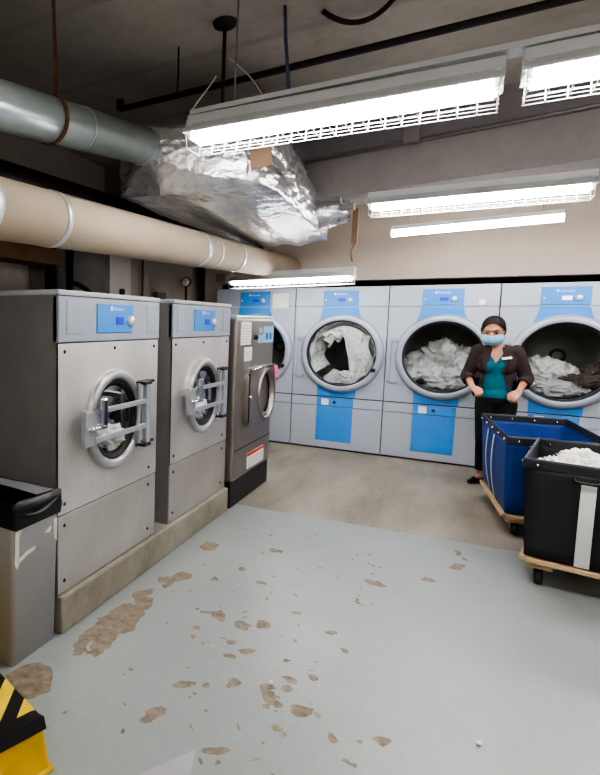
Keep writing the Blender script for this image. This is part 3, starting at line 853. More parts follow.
# sprinkler pipe across the ceiling
t = thing('sprinkler_pipe', 'thin dark sprinkler pipe crossing under the ceiling above the front light row', 'pipe', (.67, 2.82, 2.65))
MB().tube([rel((-.33, 2.853, 2.65)), rel((2.6, 2.76, 2.65))], .017, 14).build('pipe', M['black_metal'], t)
MB().tube([rel((-.33, 2.853, 2.65)), rel((-.33, 2.853, 2.70))], .024, 14).build('elbow', M['black_metal'], t)
for x in (.05, 1.95): MB().tube([rel((x, 2.84, 2.65)), rel((x, 2.84, CEIL))], .005, 8).build('hanger_rod', M['black_metal'], t)
# pendant with flange
t = thing('ceiling_pendant', 'dark rod dropping from a round flange on the ceiling, left of the strap', 'pendant', (.359, 2.732, CEIL))
MB().lathe([(.001, -.03), (.03, -.03), (.055, -.018), (.06, 0)], (0, 0, 0), 'Z', 24).build('flange', M['black_metal'], t)
MB().tube([(0, 0, -.02), (0, 0, -.44)], .0095, 12).build('rod', M['black_metal'], t)
t = thing('hanger_strap', 'blue gray strap hanging from the ceiling to the front light row', 'strap', (.653, 2.745, CEIL))
MB().tube([(0, 0, 0), (.04, -.10, -.2), (.11, -.255, -.49)], .008, 8).build('strap', M['bluegray'], t)
# wires
def bez(p0, p1, p2, p3, n=20):
    p = [Vector(x) for x in (p0, p1, p2, p3)]
    return [p[0] * (1 - t) ** 3 + p[1] * 3 * t * (1 - t) ** 2 + p[2] * 3 * t * t * (1 - t) + p[3] * t ** 3 for t in [i / n for i in range(n + 1)]]
tag(MB().tube(bez((.35, 2.66, 2.62), (.33, 2.6, 2.52), (.25, 2.5, 2.42), (.29, 2.46, 2.28)), .0035, 8).build('cable', M['wire_white']),
    'thin pale cable curving down to the left end of the front light', 'cable')
tag(MB().tube(bez((.39, 2.72, 2.72), (.5, 2.7, 2.62), (.6, 2.6, 2.5), (.68, 2.47, 2.34)), .003, 8).build('cable', M['wire_white']),
    'thin pale cable slanting down to the middle of the front light', 'cable')
tag(MB().tube(bez((.80, 2.86, 2.89), (.9, 2.9, 2.80), (1.02, 3.02, 2.82), (1.16, 2.80, 2.89), 24), .012, 10).build('flexible_conduit', M['black_metal']),
    'dark flexible conduit looped against the ceiling at top centre', 'conduit')
tag(MB().tube([(.80, 2.56, 2.392), (2.9, 2.56, 2.46)], .009, 10).build('conduit_pipe', M['conduit']), 'thin gray conduit running just above the front light row', 'conduit')
tag(MB().tube([(.2, 4.405, 2.615), (4.2, 4.035, 2.745)], .008, 10).build('conduit_pipe', M['conduit']), 'thin conduit along the face of the concrete beam', 'conduit')
jb = MB().box(1.02, 1.12, 4.27, 4.345, 2.63, 2.75)
tag(jb.build('junction_box', M['beam_dark'], None, .004), 'small dark junction box on the beam above its conduit', 'box')
jb = MB().box(.58, .68, 4.60, 4.655, 2.285, 2.335)
tag(jb.build('junction_box', M['conduit'], None, .006), 'gray junction box at the right end of the foil duct', 'box')
t = thing('wooden_bracket', 'brown wooden bracket hanging beside the right end of the foil duct', 'bracket', (.64, 4.93, 2.05))
MB().box(-.025, .02, -.02, .02, .02, .30).build('post', M['cardboard'], t, .003)
MB().tube([(.0, 0, .02), (-.03, .02, -.05), (-.02, .05, -.12)], .008, 8).build('cord', M['cardboard'], t)
tag(MB().tube(bez((.60, 4.62, 2.50), (.62, 4.55, 2.42), (.55, 4.58, 2.36), (.60, 4.62, 2.33)), .004, 8).build('cable', M['wire_white']), 'thin white cable looping to the junction box by the foil duct', 'cable')

# left wall clutter
tag(MB().tube([(XL + .04, 5.3, 0), (XL + .04, 5.3, 2.2)], .014, 10).build('conduit_pipe', M['conduit']), 'gray vertical conduit on the left wall behind the middle washer', 'conduit')
t = thing('pressure_gauge', 'round white gauge on a pipe behind the middle washer', 'gauge', (XL + .12, 6.23, 0))
MB().tube([(0, 0, 0), (0, 0, 1.86)], .012, 10).build('stem', M['black_metal'], t)
MB().lathe([(.001, -.02), (.06, -.02), (.065, 0), (.06, .02), (.001, .02)], (0, 0, 1.90), 'Y', 24).build('gauge_body', M['black_metal'], t)
MB().lathe([(.001, -.0225), (.05, -.0225), (.052, -.019)], (0, 0, 1.90), 'Y', 24).build('dial', M['paperW'], t)
tag(MB().box(-1.24, -1.13, 6.545, 6.59, 1.905, 2.01).build('switch_box', M['box_gray'], None, .006), 'small gray steel box on the beige wall above the left end dryer', 'box')
tag(MB().box(XL, XL + .25, 2.6, 3.62, 1.86, 1.98).build('timber_board', mat('brown_timber', srgb(122, 88, 60), .8, 0, .2, 5)), 'brown timber board fixed along the left wall behind the nearest washer', 'board')
tag(MB().box(-.95, -.60, 1.93, 2.10, 1.547, 1.60).build('carton', M['scuff'], None, .005), 'pale flat carton lying on top of the nearest washer at left edge', 'carton')
tag(MB().tube([(XL + .14, 3.7, 1.4), (XL + .12, 3.62, 2.0)], .016, 10).build('drain_pipe', M['wire_white']), 'white slanting pipe on the left wall behind the nearest washer', 'pipe')
for i, (y, r_) in enumerate(((3.66, .05), (3.92, .035))):
    tag(MB().tube([(XL + .1, y, .0), (XL + .1, y, 2.12)], r_, 14).build('dark_pipe', M['black_metal']), ['thick dark vertical pipe behind the nearest washer beside the white pipe', 'thin dark vertical pipe behind the nearest washer, nearer the dark panel'][i], 'pipe')
tag(MB().tube(bez((XL + .1, 3.9, 1.75), (XL + .2, 4.1, 1.72), (XL + .2, 4.25, 1.62), (XL + .2, 4.3, 1.3)), .022, 10).build('hose', M['black_metal']), 'dark bent hose behind the nearest washer', 'hose')
tag(MB().box(XL + .04, XL + .1, 5.55, 5.75, 1.55, 1.75).build('switch_box', M['box_gray'], None, .006), 'gray electrical box on the left wall behind the middle washer', 'box')
tag(MB().box(XL + .055, XL + .09, 4.80, 4.86, 1.66, 1.74).build('valve_plate', M['rubber'], None, .004), 'small dark fitting on the pale pilaster behind the nearest washer', 'fitting')

# ------------------------------------------------------------------ fluorescent lights
def make_fixture(label, L=1.22, guard=True, hang=True, hl=.5):
    t = thing('fluorescent_light', label, 'light')
    MB().box(0, L, -.045, .045, .07, .115).build('housing', M['fix_gray'], t, .004)
    rf = MB().rings([[(x, y, z) for y, z in ((-.085, .028), (-.085, .036), (-.045, .074), (.045, .074), (.085, .036), (.085, .028))] for x in (0, L)], False, False, False, False)
    rf.build('reflector', M['fix_gray'], t, 0, .002)
    for y in (-.038, .038):
        MB().tube([(.03, y, .018), (L - .03, y, .018)], .02, 16).build('tube', M['tube'], t)
        for x in (.012, L - .03): MB().box(x, x + .018, y - .018, y + .018, .008, .07).build('lamp_holder', M['white'], t)
    for x in (0.001, L - .005):
        MB().add([(x, -.085, .028), (x, .085, .028), (x, .045, .074), (x, -.045, .074)], [(0, 1, 2, 3)]).build('end_cap', M['fix_gray'], t, 0, .002)
    if guard:
        g = MB(); n = 19
        for i in range(n + 1):
            x = .015 + (L - .03) * i / n
            g.tube([(x, -.085, .03), (x, -.07, -.04), (x, .07, -.04), (x, .085, .03)], .0019, 6)
        for y, z in ((-.077, -.010), (-.07, -.04), (-.025, -.04), (.025, -.04), (.07, -.04), (.077, -.010)):
            g.tube([(.01, y, z), (L - .01, y, z)], .0017, 6)
        g.build('wire_guard', M['wire_white'], t)
    if hang:
        for x in (.21,): MB().tube([(x, 0, .11), (x, 0, .11 + hl)], .004, 8).build('hanger_rod', M['conduit'], t)
    return t
ROW = 'guarded fluorescent lights of the front row'
lt = make_fixture('guarded fluorescent light at left of the front row, longest in view'); lt.location = (.316, 2.46, 2.25); lt.rotation_euler = (0, .012, 0); lt['group'] = ROW
dup(lt, (1.585, 2.46, 2.245), 0, 'guarded fluorescent light cut off by the right edge of the photo', ROW)
l3 = make_fixture('guarded fluorescent light hanging below the concrete beam', hl=.02); l3.location = (.834, 4.25, 2.20)
l5 = make_fixture('low guarded fluorescent light in front of the left dryers', hl=.78); l5.location = (-.668, 5.56, 1.805)
l5.rotation_euler = (0, -.018, 0)
def make_batten():
    t = thing('batten_light', 'bare white batten light without guard in front of the beige wall', 'light', (.833, 5.6, 2.235)); t.rotation_euler = (0, -.03, 0)
    L = 1.22
    MB().box(0, L, -.03, .03, .02, .055).build('housing', M['white'], t, .004)
    MB().tube([(.0, 0, -.005), (L, 0, -.005)], .032, 20).build('tube', M['tube'], t)
    for x in (.13, L - .13): MB().tube([(x, 0, .05), (x, 0, .61)], .003, 8).build('hanger_rod', M['conduit'], t)
    return t
make_batten()
tag(MB().box(.33, 3.6, 2.415, 2.505, 2.367, 2.388).build('mounting_rail', M['fix_gray']), 'long gray mounting rail above the two guarded lights of the front row', 'rail')
# rows beyond the picture frame (right of it and behind the camera) that light the room
OUT = 'guarded fluorescent lights outside the photo'
M['tube_dim'] = emit('fluorescent_tube_far', (1, .993, .978, 1), 30)
for k, (x, y, z) in enumerate([(2.30, 4.25, 2.25), (2.85, 2.5, 2.26), (2.3, 5.6, 2.3), (.2, .3, 2.4), (1.5, .3, 2.4), (2.8, .3, 2.4), (.9, -1.5, 2.4), (2.4, -1.5, 2.4)]):
    o_ = dup(lt, (x, y, z), 0, 'guarded fluorescent light of a row outside the photo', OUT)
    if y < 1:
        for c in children(o_):
            if c.name.startswith('tube'): c.data = c.data.copy(); c.data.materials.clear(); c.data.materials.append(M['tube_dim'])

# ------------------------------------------------------------------ trash bin with black liner
def make_bin():
    t = thing('trash_bin', 'tall gray plastic trash bin with black liner beside the nearest washer', 'bin', (-.247, 1.705, 0))
    def ring(hx, hy, z, r=.02, n=6):
        out = []
        for sx, sy, a0 in ((1, 1, 0), (-1, 1, PI / 2), (-1, -1, PI), (1, -1, 1.5 * PI)):
            for k in range(n + 1):
                a = a0 + PI / 2 * k / n; out.append(Vector((sx * (hx - r) + r * math.cos(a), sy * (hy - r) + r * math.sin(a), z)))
        return out
    b = MB().rings([ring(.248, .138, .0), ring(.264, .145, .655), ring(.270, .149, .66), ring(.270, .149, .675), ring(.258, .139, .675), ring(.24, .125, .02)], True, True, True, True)
    b.build('bin_body', M['bin'], t)
    # liner folded over the rim, wrinkled
    rs = []
    for q, (k, z) in enumerate([(1.012, .575), (1.025, .60), (1.03, .64), (1.025, .675), (1.0, .685), (.965, .675), (.945, .62), (.90, .45), (.85, .2), (.6, .12), (.05, .11)]):
        r = ring(.270 * k, .149 * k + (.004 if q < 4 else -.004), z)
        r2 = []
        for i, v in enumerate(r):
            nn = noise.noise(Vector((v.x * 9, v.y * 9, q * .6 + 2)))
            zz = v.z + (nn * .045 if q < 2 else nn * .012) + ((.018 + .05 * noise.noise(Vector((v.x * 14 + 3, v.y * 14, 7)))) if 2 < q < 6 else 0)
            r2.append(Vector((v.x * (1 + .02 * nn), v.y * (1 + .03 * nn), zz)))
        rs.append(r2)
    MB().rings(rs, True, False, True, True).build('bin_liner', M['liner'], t)
    # gathered liner knot at the corner
    m = MB().tube(bez((.268, -.10, .64), (.29, -.02, .60), (.288, .05, .645), (.275, .12, .655), 16), [.006 + .008 * math.sin(i / 16 * PI) for i in range(17)], 8)
    m.build('liner_fold', M['liner'], t)
    MB().tube(bez((-.05, -.10, .69), (.02, -.12, .60), (.06, -.10, .5), (.05, -.08, .42), 16), [.005 + .02 * math.sin(i / 16 * PI) for i in range(17)], 8).build('liner_fold', M['liner'], t)
    # worn tape marks
    def face_x(z): return .248 + .016 * z / .655 + .0012
    for pts in ([(-.132, .57), (-.085, .585), (-.11, .545), (-.108, .43), (-.12, .41), (-.135, .44)], [(-.115, .435), (-.06, .455), (-.01, .462), (-.01, .478), (-.07, .47), (-.112, .455)],
                [(.05, .515), (.085, .535), (.095, .525), (.08, .507)], [(.105, .56), (.132, .56), (.132, .45), (.112, .47)]):
        MB().add([(face_x(z), y, z) for y, z in pts], [tuple(range(len(pts)))]).build('tape_mark', M['scuff'], t, 0, .002)
    return t
make_bin()

# ------------------------------------------------------------------ yellow wheel stop with hazard tape
t = thing('yellow_block', 'worn yellow block edged with black and yellow hazard tape, on the floor by the bin', 'block', (.445, 1.25, 0), math.radians(-18))
MB().add([(-1.2, -1.2, 0), (.014, -1.2, 0), (.014, .008, 0), (-1.2, .008, 0), (-1.2, -1.2, .17), (-.008, -1.2, .17), (-.008, -.008, .17), (-1.2, -.008, .17)],
         [(0, 3, 2, 1), (4, 5, 6, 7), (0, 1, 5, 4), (1, 2, 6, 5), (2, 3, 7, 6), (3, 0, 4, 7)]).build('block_body', M['yellow_old'], t, .012)
MB().box(-1.2, .025, -1.2, .016, 0, .012).build('foot_flange', M['yellow_old'], t, .004)
MB().box(-1.1, -.13, -1.1, -.13, .168, .1735).build('top_mat', mat('worn_mat', srgb(172, 160, 146), .9, 0, .12, 20), t)
def tape(x0, x1, y0, y1): return MB().box(x0, x1, y0, y1, .1695, .1745)
tape(-1.2, -.013, -.125, -.010).build('hazard_tape', M['hazard'], t)
tape(-.125, -.012, -1.2, -.125).build('hazard_tape', M['hazard'], t)
MB().rings([[(-.05, -1.2, .176), (-.05, -.02, .176)], [(-.006, -1.2, .1765), (-.006, -.006, .1765)], [(.003, -1.2, .14), (.003, -.003, .14)]], False, False, False, False).build('edge_tape', M['black'], t, 0, .004)

# small things on the floor
def scrap(name, pts, m, label, cat, z=.003):
    mb = MB().add([(x, y, z + (.004 * (i % 2))) for i, (x, y) in enumerate(pts)], [tuple(range(len(pts)))])
    o = mb.build(name, m); s = o.modifiers.new('Solidify', 'SOLIDIFY'); s.thickness = .002
    return tag(o, label, cat)
scrap('paper_sheet', [(0.707, 1.389), (0.813, 1.569), (0.857, 1.421), (0.802, 1.283)], mat('clear_sheet', srgb(158, 156, 160), .35), 'corner of a pale sheet lying on the floor at the bottom edge', 'sheet')
scrap('paper_scrap', [(1.600, 2.134), (1.617, 2.140), (1.614, 2.117), (1.602, 2.115)], M['paperW'], 'tiny white paper scrap on the floor at lower right', 'scrap')
scrap('paper_scrap', [(0.908, 2.057), (0.919, 2.072), (0.929, 2.042), (0.919, 2.036)], M['paperW'], 'tiny white paper scrap on the worn floor patches near the middle', 'scrap')

# ------------------------------------------------------------------ laundry carts
def make_cart(label, lx, ly, h, mbody, mrim, loc, rz, deck_z=.165, flare=.02, fy=.10):
    t = thing('laundry_cart', label, 'cart', loc, rz, 'laundry carts')
    zb = deck_z + .01
    # basket: outer and inner skin
    def ring(k, z, wob=0, n=14):
        hx, hy = lx / 2 - flare * (1 - k), ly / 2 - fy * (1 - k); out = []; r = .05
        cs = [(hx, hy), (-hx, hy), (-hx, -hy), (hx, -hy)]
        for q in range(4):
            x0, y0 = cs[q]; x1, y1 = cs[(q + 1) % 4]
            for i in range(n):
                u = i / n; x = x0 + (x1 - x0) * u; y = y0 + (y1 - y0) * u
                bul = wob * math.sin(PI * u) * (.6 + .8 * noise.noise(Vector((x * 5, y * 5, z * 4))))
                nx, ny = (0, 1 if y0 > 0 else -1) if q in (0, 2) else (-1 if x0 < 0 else 1, 0)
                out.append(Vector((x + nx * bul, y + ny * bul, z)))
        return out
    rs = []
    for i in range(9):
        k = i / 8; rs.append(ring(k, zb + (h - zb) * k, .022 * math.sin(PI * k)))
    for i in range(9):
        k = 1 - i / 8; r = ring(k, zb + .008 + (h - .002 - zb - .008) * k, .022 * math.sin(PI * k))
        rs.append([Vector((v.x * .985, v.y * .985, v.z)) for v in r])
    MB().rings(rs, True, True, True, True).build('basket', mbody, t)
    # rim band and its tube
    rr = []
    for k, z in ((1.002, h - .042), (1.012, h - .038), (1.014, h + .004), (1.004, h + .014), (.985, h + .014), (.976, h + .004), (.976, h - .042)):
        rr.append([Vector((v.x * k, v.y * k, z)) for v in ring(1, z)])
    MB().rings(rr, True, False, False, False, True).build('rim', mrim, t, .003)
    for sx in (-1, 1):
        for i in range(5):
            y = (i / 4 - .5) * (ly - .14)
            MB().lathe([(.001, .010), (.006, .009), (.008, 0)], (sx * lx / 2 * 1.014, y, h - .018), 'X', 10).xf(Matrix.Identity(4)).build('rivet', M['chrome'], t) if sx > 0 else \
                MB().lathe([(.001, -.010), (.006, -.009), (.008, 0)], (sx * lx / 2 * 1.014, y, h - .018), 'X', 10).build('rivet', M['chrome'], t)
    for sy in (-1, 1):
        for i in range(4):
            x = (i / 3 - .5) * (lx - .12)
            MB().lathe([(.001, .010 * sy), (.006, .009 * sy), (.008, 0)], (x, sy * ly / 2 * 1.014, h - .018), 'Y', 10).build('rivet', M['chrome'], t)
            MB().lathe([(.001, -.010 * sy), (.006, -.009 * sy), (.008, 0)], (x, sy * ly / 2 * .976, h - .018), 'Y', 10).build('rivet', M['chrome'], t)
    # timber deck frame
    bx, by = lx / 2 - flare - .01, ly / 2 - fy - .01
    for sy in (-1, 1): MB().box(-bx, bx, sy * by - .03, sy * by + .03, deck_z - .024, deck_z).build('deck_board', M['wood'], t, .004)
    for sx in (-1, 1): MB().box(sx * bx - .03, sx * bx + .03, -by, by, deck_z - .026, deck_z - .002).build('deck_board', M['wood'], t, .004)
    MB().box(-bx + .02, bx - .02, -by + .02, by - .02, deck_z - .012, deck_z + .005).build('deck_panel', M['wood'], t)
    for sx in (-1, 1):
        for sy in (-1, 1):
            x, y = sx * (bx - .06), sy * (by - .06)
            MB().box(x - .06, x + .06, y - .06, y + .06, deck_z - .058, deck_z - .03).build('corner_block', M['wood'], t, .004)
            cz = deck_z - .058; wr = (cz - .006) / 2 * .92
            ca = MB().box(x - .03, x + .03, y - .03, y + .03, cz - .008, cz).box(x - .028, x - .022, y - .035, y + .025, wr, cz - .006).box(x + .022, x + .028, y - .035, y + .025, wr, cz - .006)
            c_ = ca.build('caster', M['caster_teal'], t, .002)
            MB().lathe([(.001, -.018), (wr * .5, -.018), (wr * .9, -.018), (wr, -.01), (wr, .01), (wr * .9, .018), (wr * .5, .018), (.001, .018)], (x, y - .012, wr), 'X', 24).build('wheel', M['rubber'], c_)
    return t
def corner_loc(fx, fy, lx, ly, rz):
    # centre of the cart from its front left rim corner
    c, s = math.cos(rz), math.sin(rz)
    return (fx + c * lx / 2 - s * ly / 2, fy + s * lx / 2 + c * ly / 2, 0)
rzb = math.radians(-9.5)
bk = make_cart('black vinyl laundry cart with wide white stripe at right edge of the photo', 1.0, .72, .695, M['vinyl_black'], M['rim'], corner_loc(1.784, 3.64, 1.0, .72, rzb), rzb, .155, .03, .03)
for nm, x, w in (('white_stripe', -.225, .062),):
    q = MB(); rs = []
    for k in range(9):
        u = k / 8; z = .165 + (.625 - .165) * u; kk = (z - .165) / .53; y = -.36 + .03 * (1 - kk) - .005 - .026 * math.sin(PI * min(1, kk)) * 1.0
        rs.append([(x - w / 2, y, z), (x + w / 2, y, z)])
    q.rings(rs, False, False, False, False).build(nm, M['strap'], bk, 0, .003)
MB().tube([(-.29, -.372, .635), (-.275, -.40, .625), (-.19, -.40, .625), (-.175, -.372, .635)], .009, 8).build('handle', M['black'], bk)
lb = MB().box(-.165, -.02, -.394, -.390, .37, .49).build('label_frame', M['strap'], bk)
MB().box(-.158, -.027, -.3965, -.393, .377, .483).build('label_face', M['vinyl_black'], lb)
rzc = math.radians(7)
bl = make_cart('blue vinyl laundry cart with two thin white stripes, in front of the woman', .56, 1.05, .68, M['vinyl_blue'], M['rim'], corner_loc(1.745, 4.385, .56, 1.05, rzc), rzc, .15, .03, .06)
for y in (.13, -.12):
    q = MB(); rs = []
    for k in range(9):
        u = k / 8; z = .16 + (.63 - .16) * u; kk = (z - .16) / .52; x = -.28 + .03 * (1 - kk) - .004 - .026 * math.sin(PI * min(1, kk))
        rs.append([(x, y * (1 - .2 * (1 - kk)) - .011, z), (x, y * (1 - .2 * (1 - kk)) + .011, z)])
    q.rings(rs, False, False, False, False).build('white_stripe', M['strap'], bl, 0, .003)
# linens in the black cart
bm4 = Matrix.Translation(bk.location) @ Matrix.Rotation(rzb, 4, 'Z')
GB = 'soiled white linens in the black cart'
for i, (x, y, z, s, mm) in enumerate([(-.34, -.12, .62, (.11, .13, .07), 'linen_tan'), (-.14, -.06, .62, (.15, .18, .08), 'linen'), (.10, -.08, .605, (.2, .2, .08), 'linen'), (-.27, .13, .61, (.14, .12, .08), 'linen'), (.32, .0, .59, (.12, .2, .09), 'linen_tan'), (-.02, .17, .60, (.2, .11, .08), 'linen')]):
    crumple('towel', bm4 @ Vector((x, y, z)), s, M[mm], 90 + i, .75, 5, (0, 0, i * .7),
            'white linen tinged with brown stains on the pile in the black cart' if mm == 'linen_tan' else 'plain white linen crumpled on the pile in the black cart', 'laundry', GB + (' with stains' if mm == 'linen_tan' else ''))
MB_fill = MB().box(-.42, .42, -.27, .27, .19, .55).xf(bm4)
tag(MB_fill.build('folded_linens', M['linen_gray'], None, .05, seg=4), 'packed gray-white linens filling the black cart under the pile', 'laundry')

# ------------------------------------------------------------------ the woman
wx, wy = 1.700, 5.80
W = thing('person', 'woman in dark brown jacket, teal top and blue face mask standing behind the blue cart', 'person', (wx, wy, 0))
def build_body():
    b = MB()
    # legs
    hipz = .74
    ankR = Vector((-.050, .10, .075)); ankL = Vector((.085, .02, .075))
    for hx, ank in ((-.045, ankR), (.085, ankL)):
        knee = Vector(((hx + ank.x) / 2 * 1.02, -.01, .40))
        b.capsule((hx, 0, hipz), knee, .078, .05); b.capsule(knee, ank, .048, .03)
    for ank, dr_ in ((ankR, Vector((-.55, -.83, 0))), (ankL, Vector((.15, -.98, 0)))):
        b.capsule(ank + Vector((0, .01, -.03)), ank + dr_ * .03 + Vector((0, 0, -.035)), .03, .03)
        b.capsule(ank + Vector((0, 0, -.035)), ank + dr_ * .125 + Vector((0, 0, -.055)), .028, .018)
    # trunk
    b.ball((.015, .0, .79), .142, .10, .11); b.ball((0, .0, .92), .118, .085, .14); b.ball((0, .0, 1.085), .128, .088, .14); b.ball((0, .01, 1.18), .13, .07, .065)
    for s in (-1, 1): b.ball((s * .055, -.06, 1.065), .05, .045, .05)
    b.capsule((0, .012, 1.17), (-.03, -.012, 1.28), .048, .046)
    # arms
    A = {}
    for s, el, wr, hd in ((-1, (-.205, .03, .965), (-.165, -.155, .885), (-.118, -.215, .853)), (1, (.222, .03, .965), (.165, -.14, .865), (.125, -.185, .815))):
        sh = Vector((s * .142, .005, 1.198)); el, wr, hd = Vector(el), Vector(wr), Vector(hd)
        b.capsule(sh, el, .046, .036); b.capsule(el, wr, .035, .022)
        d = (hd - wr).normalized(); inw = Vector((-s, 0, 0)); inw = (inw - d * inw.dot(d)).normalized(); nrm = d.cross(inw).normalized()
        if nrm.z > 0: nrm = -nrm            # palm faces down
        # palm: two rows of knuckle bones
        for q in (-.026, -.009, .009, .026):
            b.capsule(wr + inw * q * .6, wr + d * .068 + inw * q, .0135, .0115, 10)
        lens = (.056, .066, .062, .048)
        for k, q in enumerate((.029, .010, -.010, -.028)):
            p = wr + d * .07 + inw * q; L = lens[k]
            d1 = (d * .82 + nrm * .55).normalized(); d2 = (d * .12 + nrm * 1.0).normalized(); d3 = (-d * .55 + nrm * .7).normalized()
            p1 = p + d1 * L * .45; p2 = p1 + d2 * L * .33; p3 = p2 + d3 * L * .25
            b.capsule(p, p1, .0085, .008, 8); b.capsule(p1, p2, .008, .0072, 8); b.capsule(p2, p3, .0072, .0062, 8)
        tb = wr + d * .022 + inw * .026; t1 = tb + (inw * .6 + d * .75 + nrm * .3).normalized() * .036; t2 = t1 + (d * .9 + nrm * .5 - inw * .1).normalized() * .026
        b.capsule(tb, t1, .012, .0095, 8); b.capsule(t1, t2, .0092, .0072, 8)
    # head, tilted forward and a little to the picture's left
    h = MB()
    h.ball((0, .012, .12), .069, .083, .083); h.ball((0, -.022, .065), .052, .052, .062); h.ball((0, -.045, .028), .03, .026, .024)
    h.capsule((0, -.083, .10), (0, -.097, .078), .009, .012, 10)
    for s in (-1, 1):
        h.ball((s * .069, .012, .092), .009, .018, .029); h.ball((s * .032, -.062, .075), .022, .018, .02)
        h.capsule((s * .012, -.078, .122), (s * .045, -.068, .124), .008, .007, 8)
    h.capsule((-.018, -.076, .045), (.018, -.076, .045), .008, .008, 8); h.capsule((-.015, -.074, .034), (.015, -.074, .034), .008, .008, 8)
    hm = Matrix.Translation((-.033, -.028, 1.254)) @ Matrix.Scale(1.14, 4) @ Matrix.Rotation(-.12, 4, 'Z') @ Matrix.Rotation(.20, 4, 'X') @ Matrix.Rotation(-.05, 4, 'Y')
    h.xf(hm)
    k = len(b.v); b.v += h.v; b.f += [tuple(i + k for i in f) for f in h.f]; b.sm += h.sm; b.mi += h.mi
    return b, hm
bd, HM = build_body()
mesh_obj('body', fuse(bd, .0048, 5), M['skin'], W)
# eyes under the lids
for s in (-1, 1):
    e = MB().ball((s * .029, -.0635, .1005), .0115, .0115, .0060).xf(HM).build('eye', M['eye'], W)
    MB().ball((s * .029, -.0725, .099), .0055, .0035, .0050, 12, 8).xf(HM).build('iris', M['iris'], e)
    MB().tube([HM @ Vector(p) for p in ((s * .013, -.083, .124), (s * .03, -.083, .129), (s * .048, -.073, .124))], [.0022, .003, .0016], 8).build('eyebrow', M['brow'], W)
    MB().tube([HM @ Vector(p) for p in ((s * .016, -.078, .106), (s * .029, -.0805, .111), (s * .043, -.073, .107))], .002, 6).build('eyelash', M['brow'], e)
# face mask with pleats and ear loops
rs = []
for i in range(19):
    a = math.radians(-150 + 120 * i / 18); row = []
    for j in range(13):
        v = j / 12; z = .010 + .078 * v
        ex = .070 + .010 * math.sin(PI * v); ey = .106 + .014 * math.sin(PI * min(1, v * .9 + .08)) + .003 * math.sin(v * 22)
        nosebump = .020 * math.exp(-((a + PI / 2) / .33) ** 2) * v
        taper = .80 + .20 * min(1, v * 2.2)
        row.append(HM @ Vector((ex * math.cos(a) * 1.05 * taper, .012 + (ey + nosebump) * math.sin(a) * (.86 + .14 * min(1, v * 2.5)), z)))
    rs.append(row)
mk = MB().rings(rs, False, False, False, True).build('face_mask', M['mask'], W, 0, .002)
for s in (-1, 1):
    MB().tube([HM @ Vector(p) for p in ((s * .060, -.034, .083), (s * .074, .0, .108), (s * .077, .02, .10), (s * .074, .012, .07), (s * .055, -.03, .02))], .0016, 6).build('ear_loop', M['white'], mk)
# hair pulled back from the face, with a low bun
hb = MB(); hb.ball((0, .018, .131), .078, .089, .085); hb.ball((0, .05, .085), .063, .055, .075); hb.ball((0, .105, .07), .035, .032, .034)
for s in (-1, 1): hb.ball((s * .068, .0, .11), .013, .024, .038)
hb.xf(HM); hair = fuse(hb, .005, 4)
HMi = HM.inverted()
def hair_keep(c):
    p = HMi @ c
    if p.y < -.012 and p.z < .170 - 11 * p.x * p.x: return False
    if p.y < .0 and p.z < .085: return False
    return True
mesh_obj('hair', hair, M['hair'], W, hair_keep, .0012)
# teal top
tp = MB(); tp.ball((.015, 0, .80), .150, .112, .10); tp.ball((0, 0, .92), .128, .095, .15); tp.ball((0, 0, 1.08), .137, .098, .14); tp.ball((0, .01, 1.17), .12, .080, .07)
for s in (-1, 1): tp.ball((s * .055, -.062, 1.065), .056, .05, .056)
def top_keep(c):
    if c.z < .765: return False
    if c.z > 1.24: return False
    if c.y < 0.01 and c.z > 1.095 and abs(c.x + .008) < (c.z - 1.095) * .62: return False
    return True
mesh_obj('teal_top', fuse(tp, .007, 4), M['teal'], W, top_keep, .003)
# trousers
tr = MB(); tr.ball((.015, 0, .78), .152, .115, .10)
for hx, ank in ((-.045, Vector((-.050, .10, .075))), (.085, Vector((.085, .02, .075)))):
    knee = Vector(((hx + ank.x) / 2 * 1.02, -.01, .40))
    tr.capsule((hx, 0, .73), knee, .092, .064); tr.capsule(knee, ank + Vector((0, 0, .03)), .062, .046)
mesh_obj('trousers', fuse(tr, .008, 4), M['trouser'], W, lambda c: .115 < c.z < .845, .002)
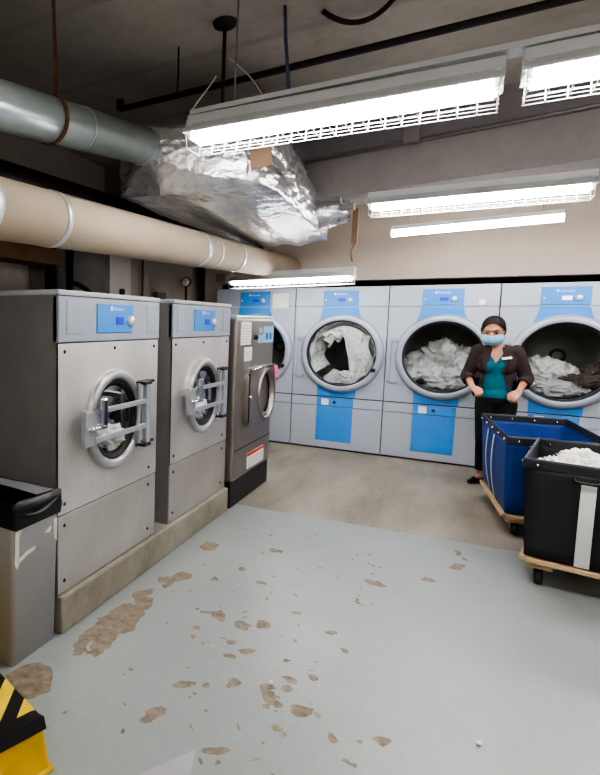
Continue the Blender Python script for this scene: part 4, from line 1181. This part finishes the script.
# jacket, worn open, three-quarter sleeves
jk = MB(); jk.ball((.012, .012, .84), .176, .125, .13); jk.ball((0, .01, .95), .152, .112, .14); jk.ball((0, .008, 1.09), .155, .112, .14); jk.ball((0, .012, 1.185), .150, .085, .066)
for s in (-1, 1): jk.ball((s * .062, -.062, 1.06), .066, .058, .066)
for s, el, wr in ((-1, (-.205, .03, .965), (-.165, -.155, .885)), (1, (.222, .03, .965), (.165, -.14, .865))):
    sh = Vector((s * .142, .005, 1.198)); el, wr = Vector(el), Vector(wr)
    jk.capsule(sh + Vector((-s * .006, 0, -.004)), el, .054, .050); jk.capsule(el, el + (wr - el) * .50, .052, .046)
SL = [(Vector((-.205, .03, .965)), Vector((-.165, -.155, .885))), (Vector((.222, .03, .965)), Vector((.165, -.14, .865)))]
def jk_keep(c):
    for i, (el, wr) in enumerate(SL):
        d = wr - el; u = (c - el).dot(d) / d.length_squared; q = (c - el - d * u).length
        if (c.x < 0) == (i == 0) and abs(c.x) > .1 and q < .075 and u > .44: return False
        if (c.x < 0) == (i == 0) and q < .062 and u > .0: return True
    if c.z < .79: return False
    if c.z > 1.222 and abs(c.x) < .052: return False
    # open front, wider toward the neck
    if c.y < -.0:
        w_l = .082 + .02 * max(0, (.98 - c.z) / .2); w_r = .060 + .05 * max(0, (.98 - c.z) / .2)
        if c.z > 1.1: w_l = max(.04, .070 - (c.z - 1.1) * .28); w_r = max(.035, .05 - (c.z - 1.1) * .12)
        if -w_l < c.x < w_r: return False
    return True
jo = mesh_obj('jacket', fuse(jk, .0075, 5), M['jacket'], W, jk_keep, .006)
# lapels
for s, x0 in ((-1, -.072), (1, .052)):
    lp = MB().add([(s * .038, -.050, 1.235), (x0, -.125, 1.01), (x0 + s * .028, -.130, 1.06), (x0 + s * .042, -.116, 1.125), (s * .085, -.075, 1.20)], [(0, 1, 2, 3, 4)])
    lp.build('lapel', M['jacket'], jo, 0, .007)
MB().box(-.036, .036, -.004, .004, -.010, .010).xf(Matrix.Translation((.066, -.131, 1.142)) @ Matrix.Rotation(-.16, 4, 'Y') @ Matrix.Rotation(.15, 4, 'Z') @ Matrix.Rotation(-.3, 4, 'X')).build('name_badge', M['white'], jo, .003)
# shoes
for ank, dr_ in ((Vector((-.050, .10, .075)), Vector((-.55, -.83, 0))), (Vector((.085, .02, .075)), Vector((.15, -.98, 0)))):
    s = MB(); dr_ = dr_.normalized()
    s.capsule(ank + Vector((0, 0, -.045)) - dr_ * .02, ank + dr_ * .08 + Vector((0, 0, -.05)), .034, .032)
    s.capsule(ank + dr_ * .06 + Vector((0, 0, -.052)), ank + dr_ * .14 + Vector((0, 0, -.058)), .032, .02)
    me = fuse(s, .005, 3)
    ak = ank.copy(); dd_ = dr_.copy()
    mesh_obj('shoe', me, M['shoe'], W, lambda c: c.z > .002 and not (c.z > .048 and (c - ak).dot(dd_) < .085 and (c - ak).dot(dd_) > -.03), .003)

# ------------------------------------------------------------------ world and view
wd = bpy.data.worlds.new('world'); scene.world = wd; wd.use_nodes = True
wd.node_tree.nodes['Background'].inputs[0].default_value = (.9, .95, 1, 1); wd.node_tree.nodes['Background'].inputs[1].default_value = .05
scene.view_settings.view_transform = 'AgX'
scene.view_settings.look = 'AgX - High Contrast'
scene.view_settings.exposure = -.12
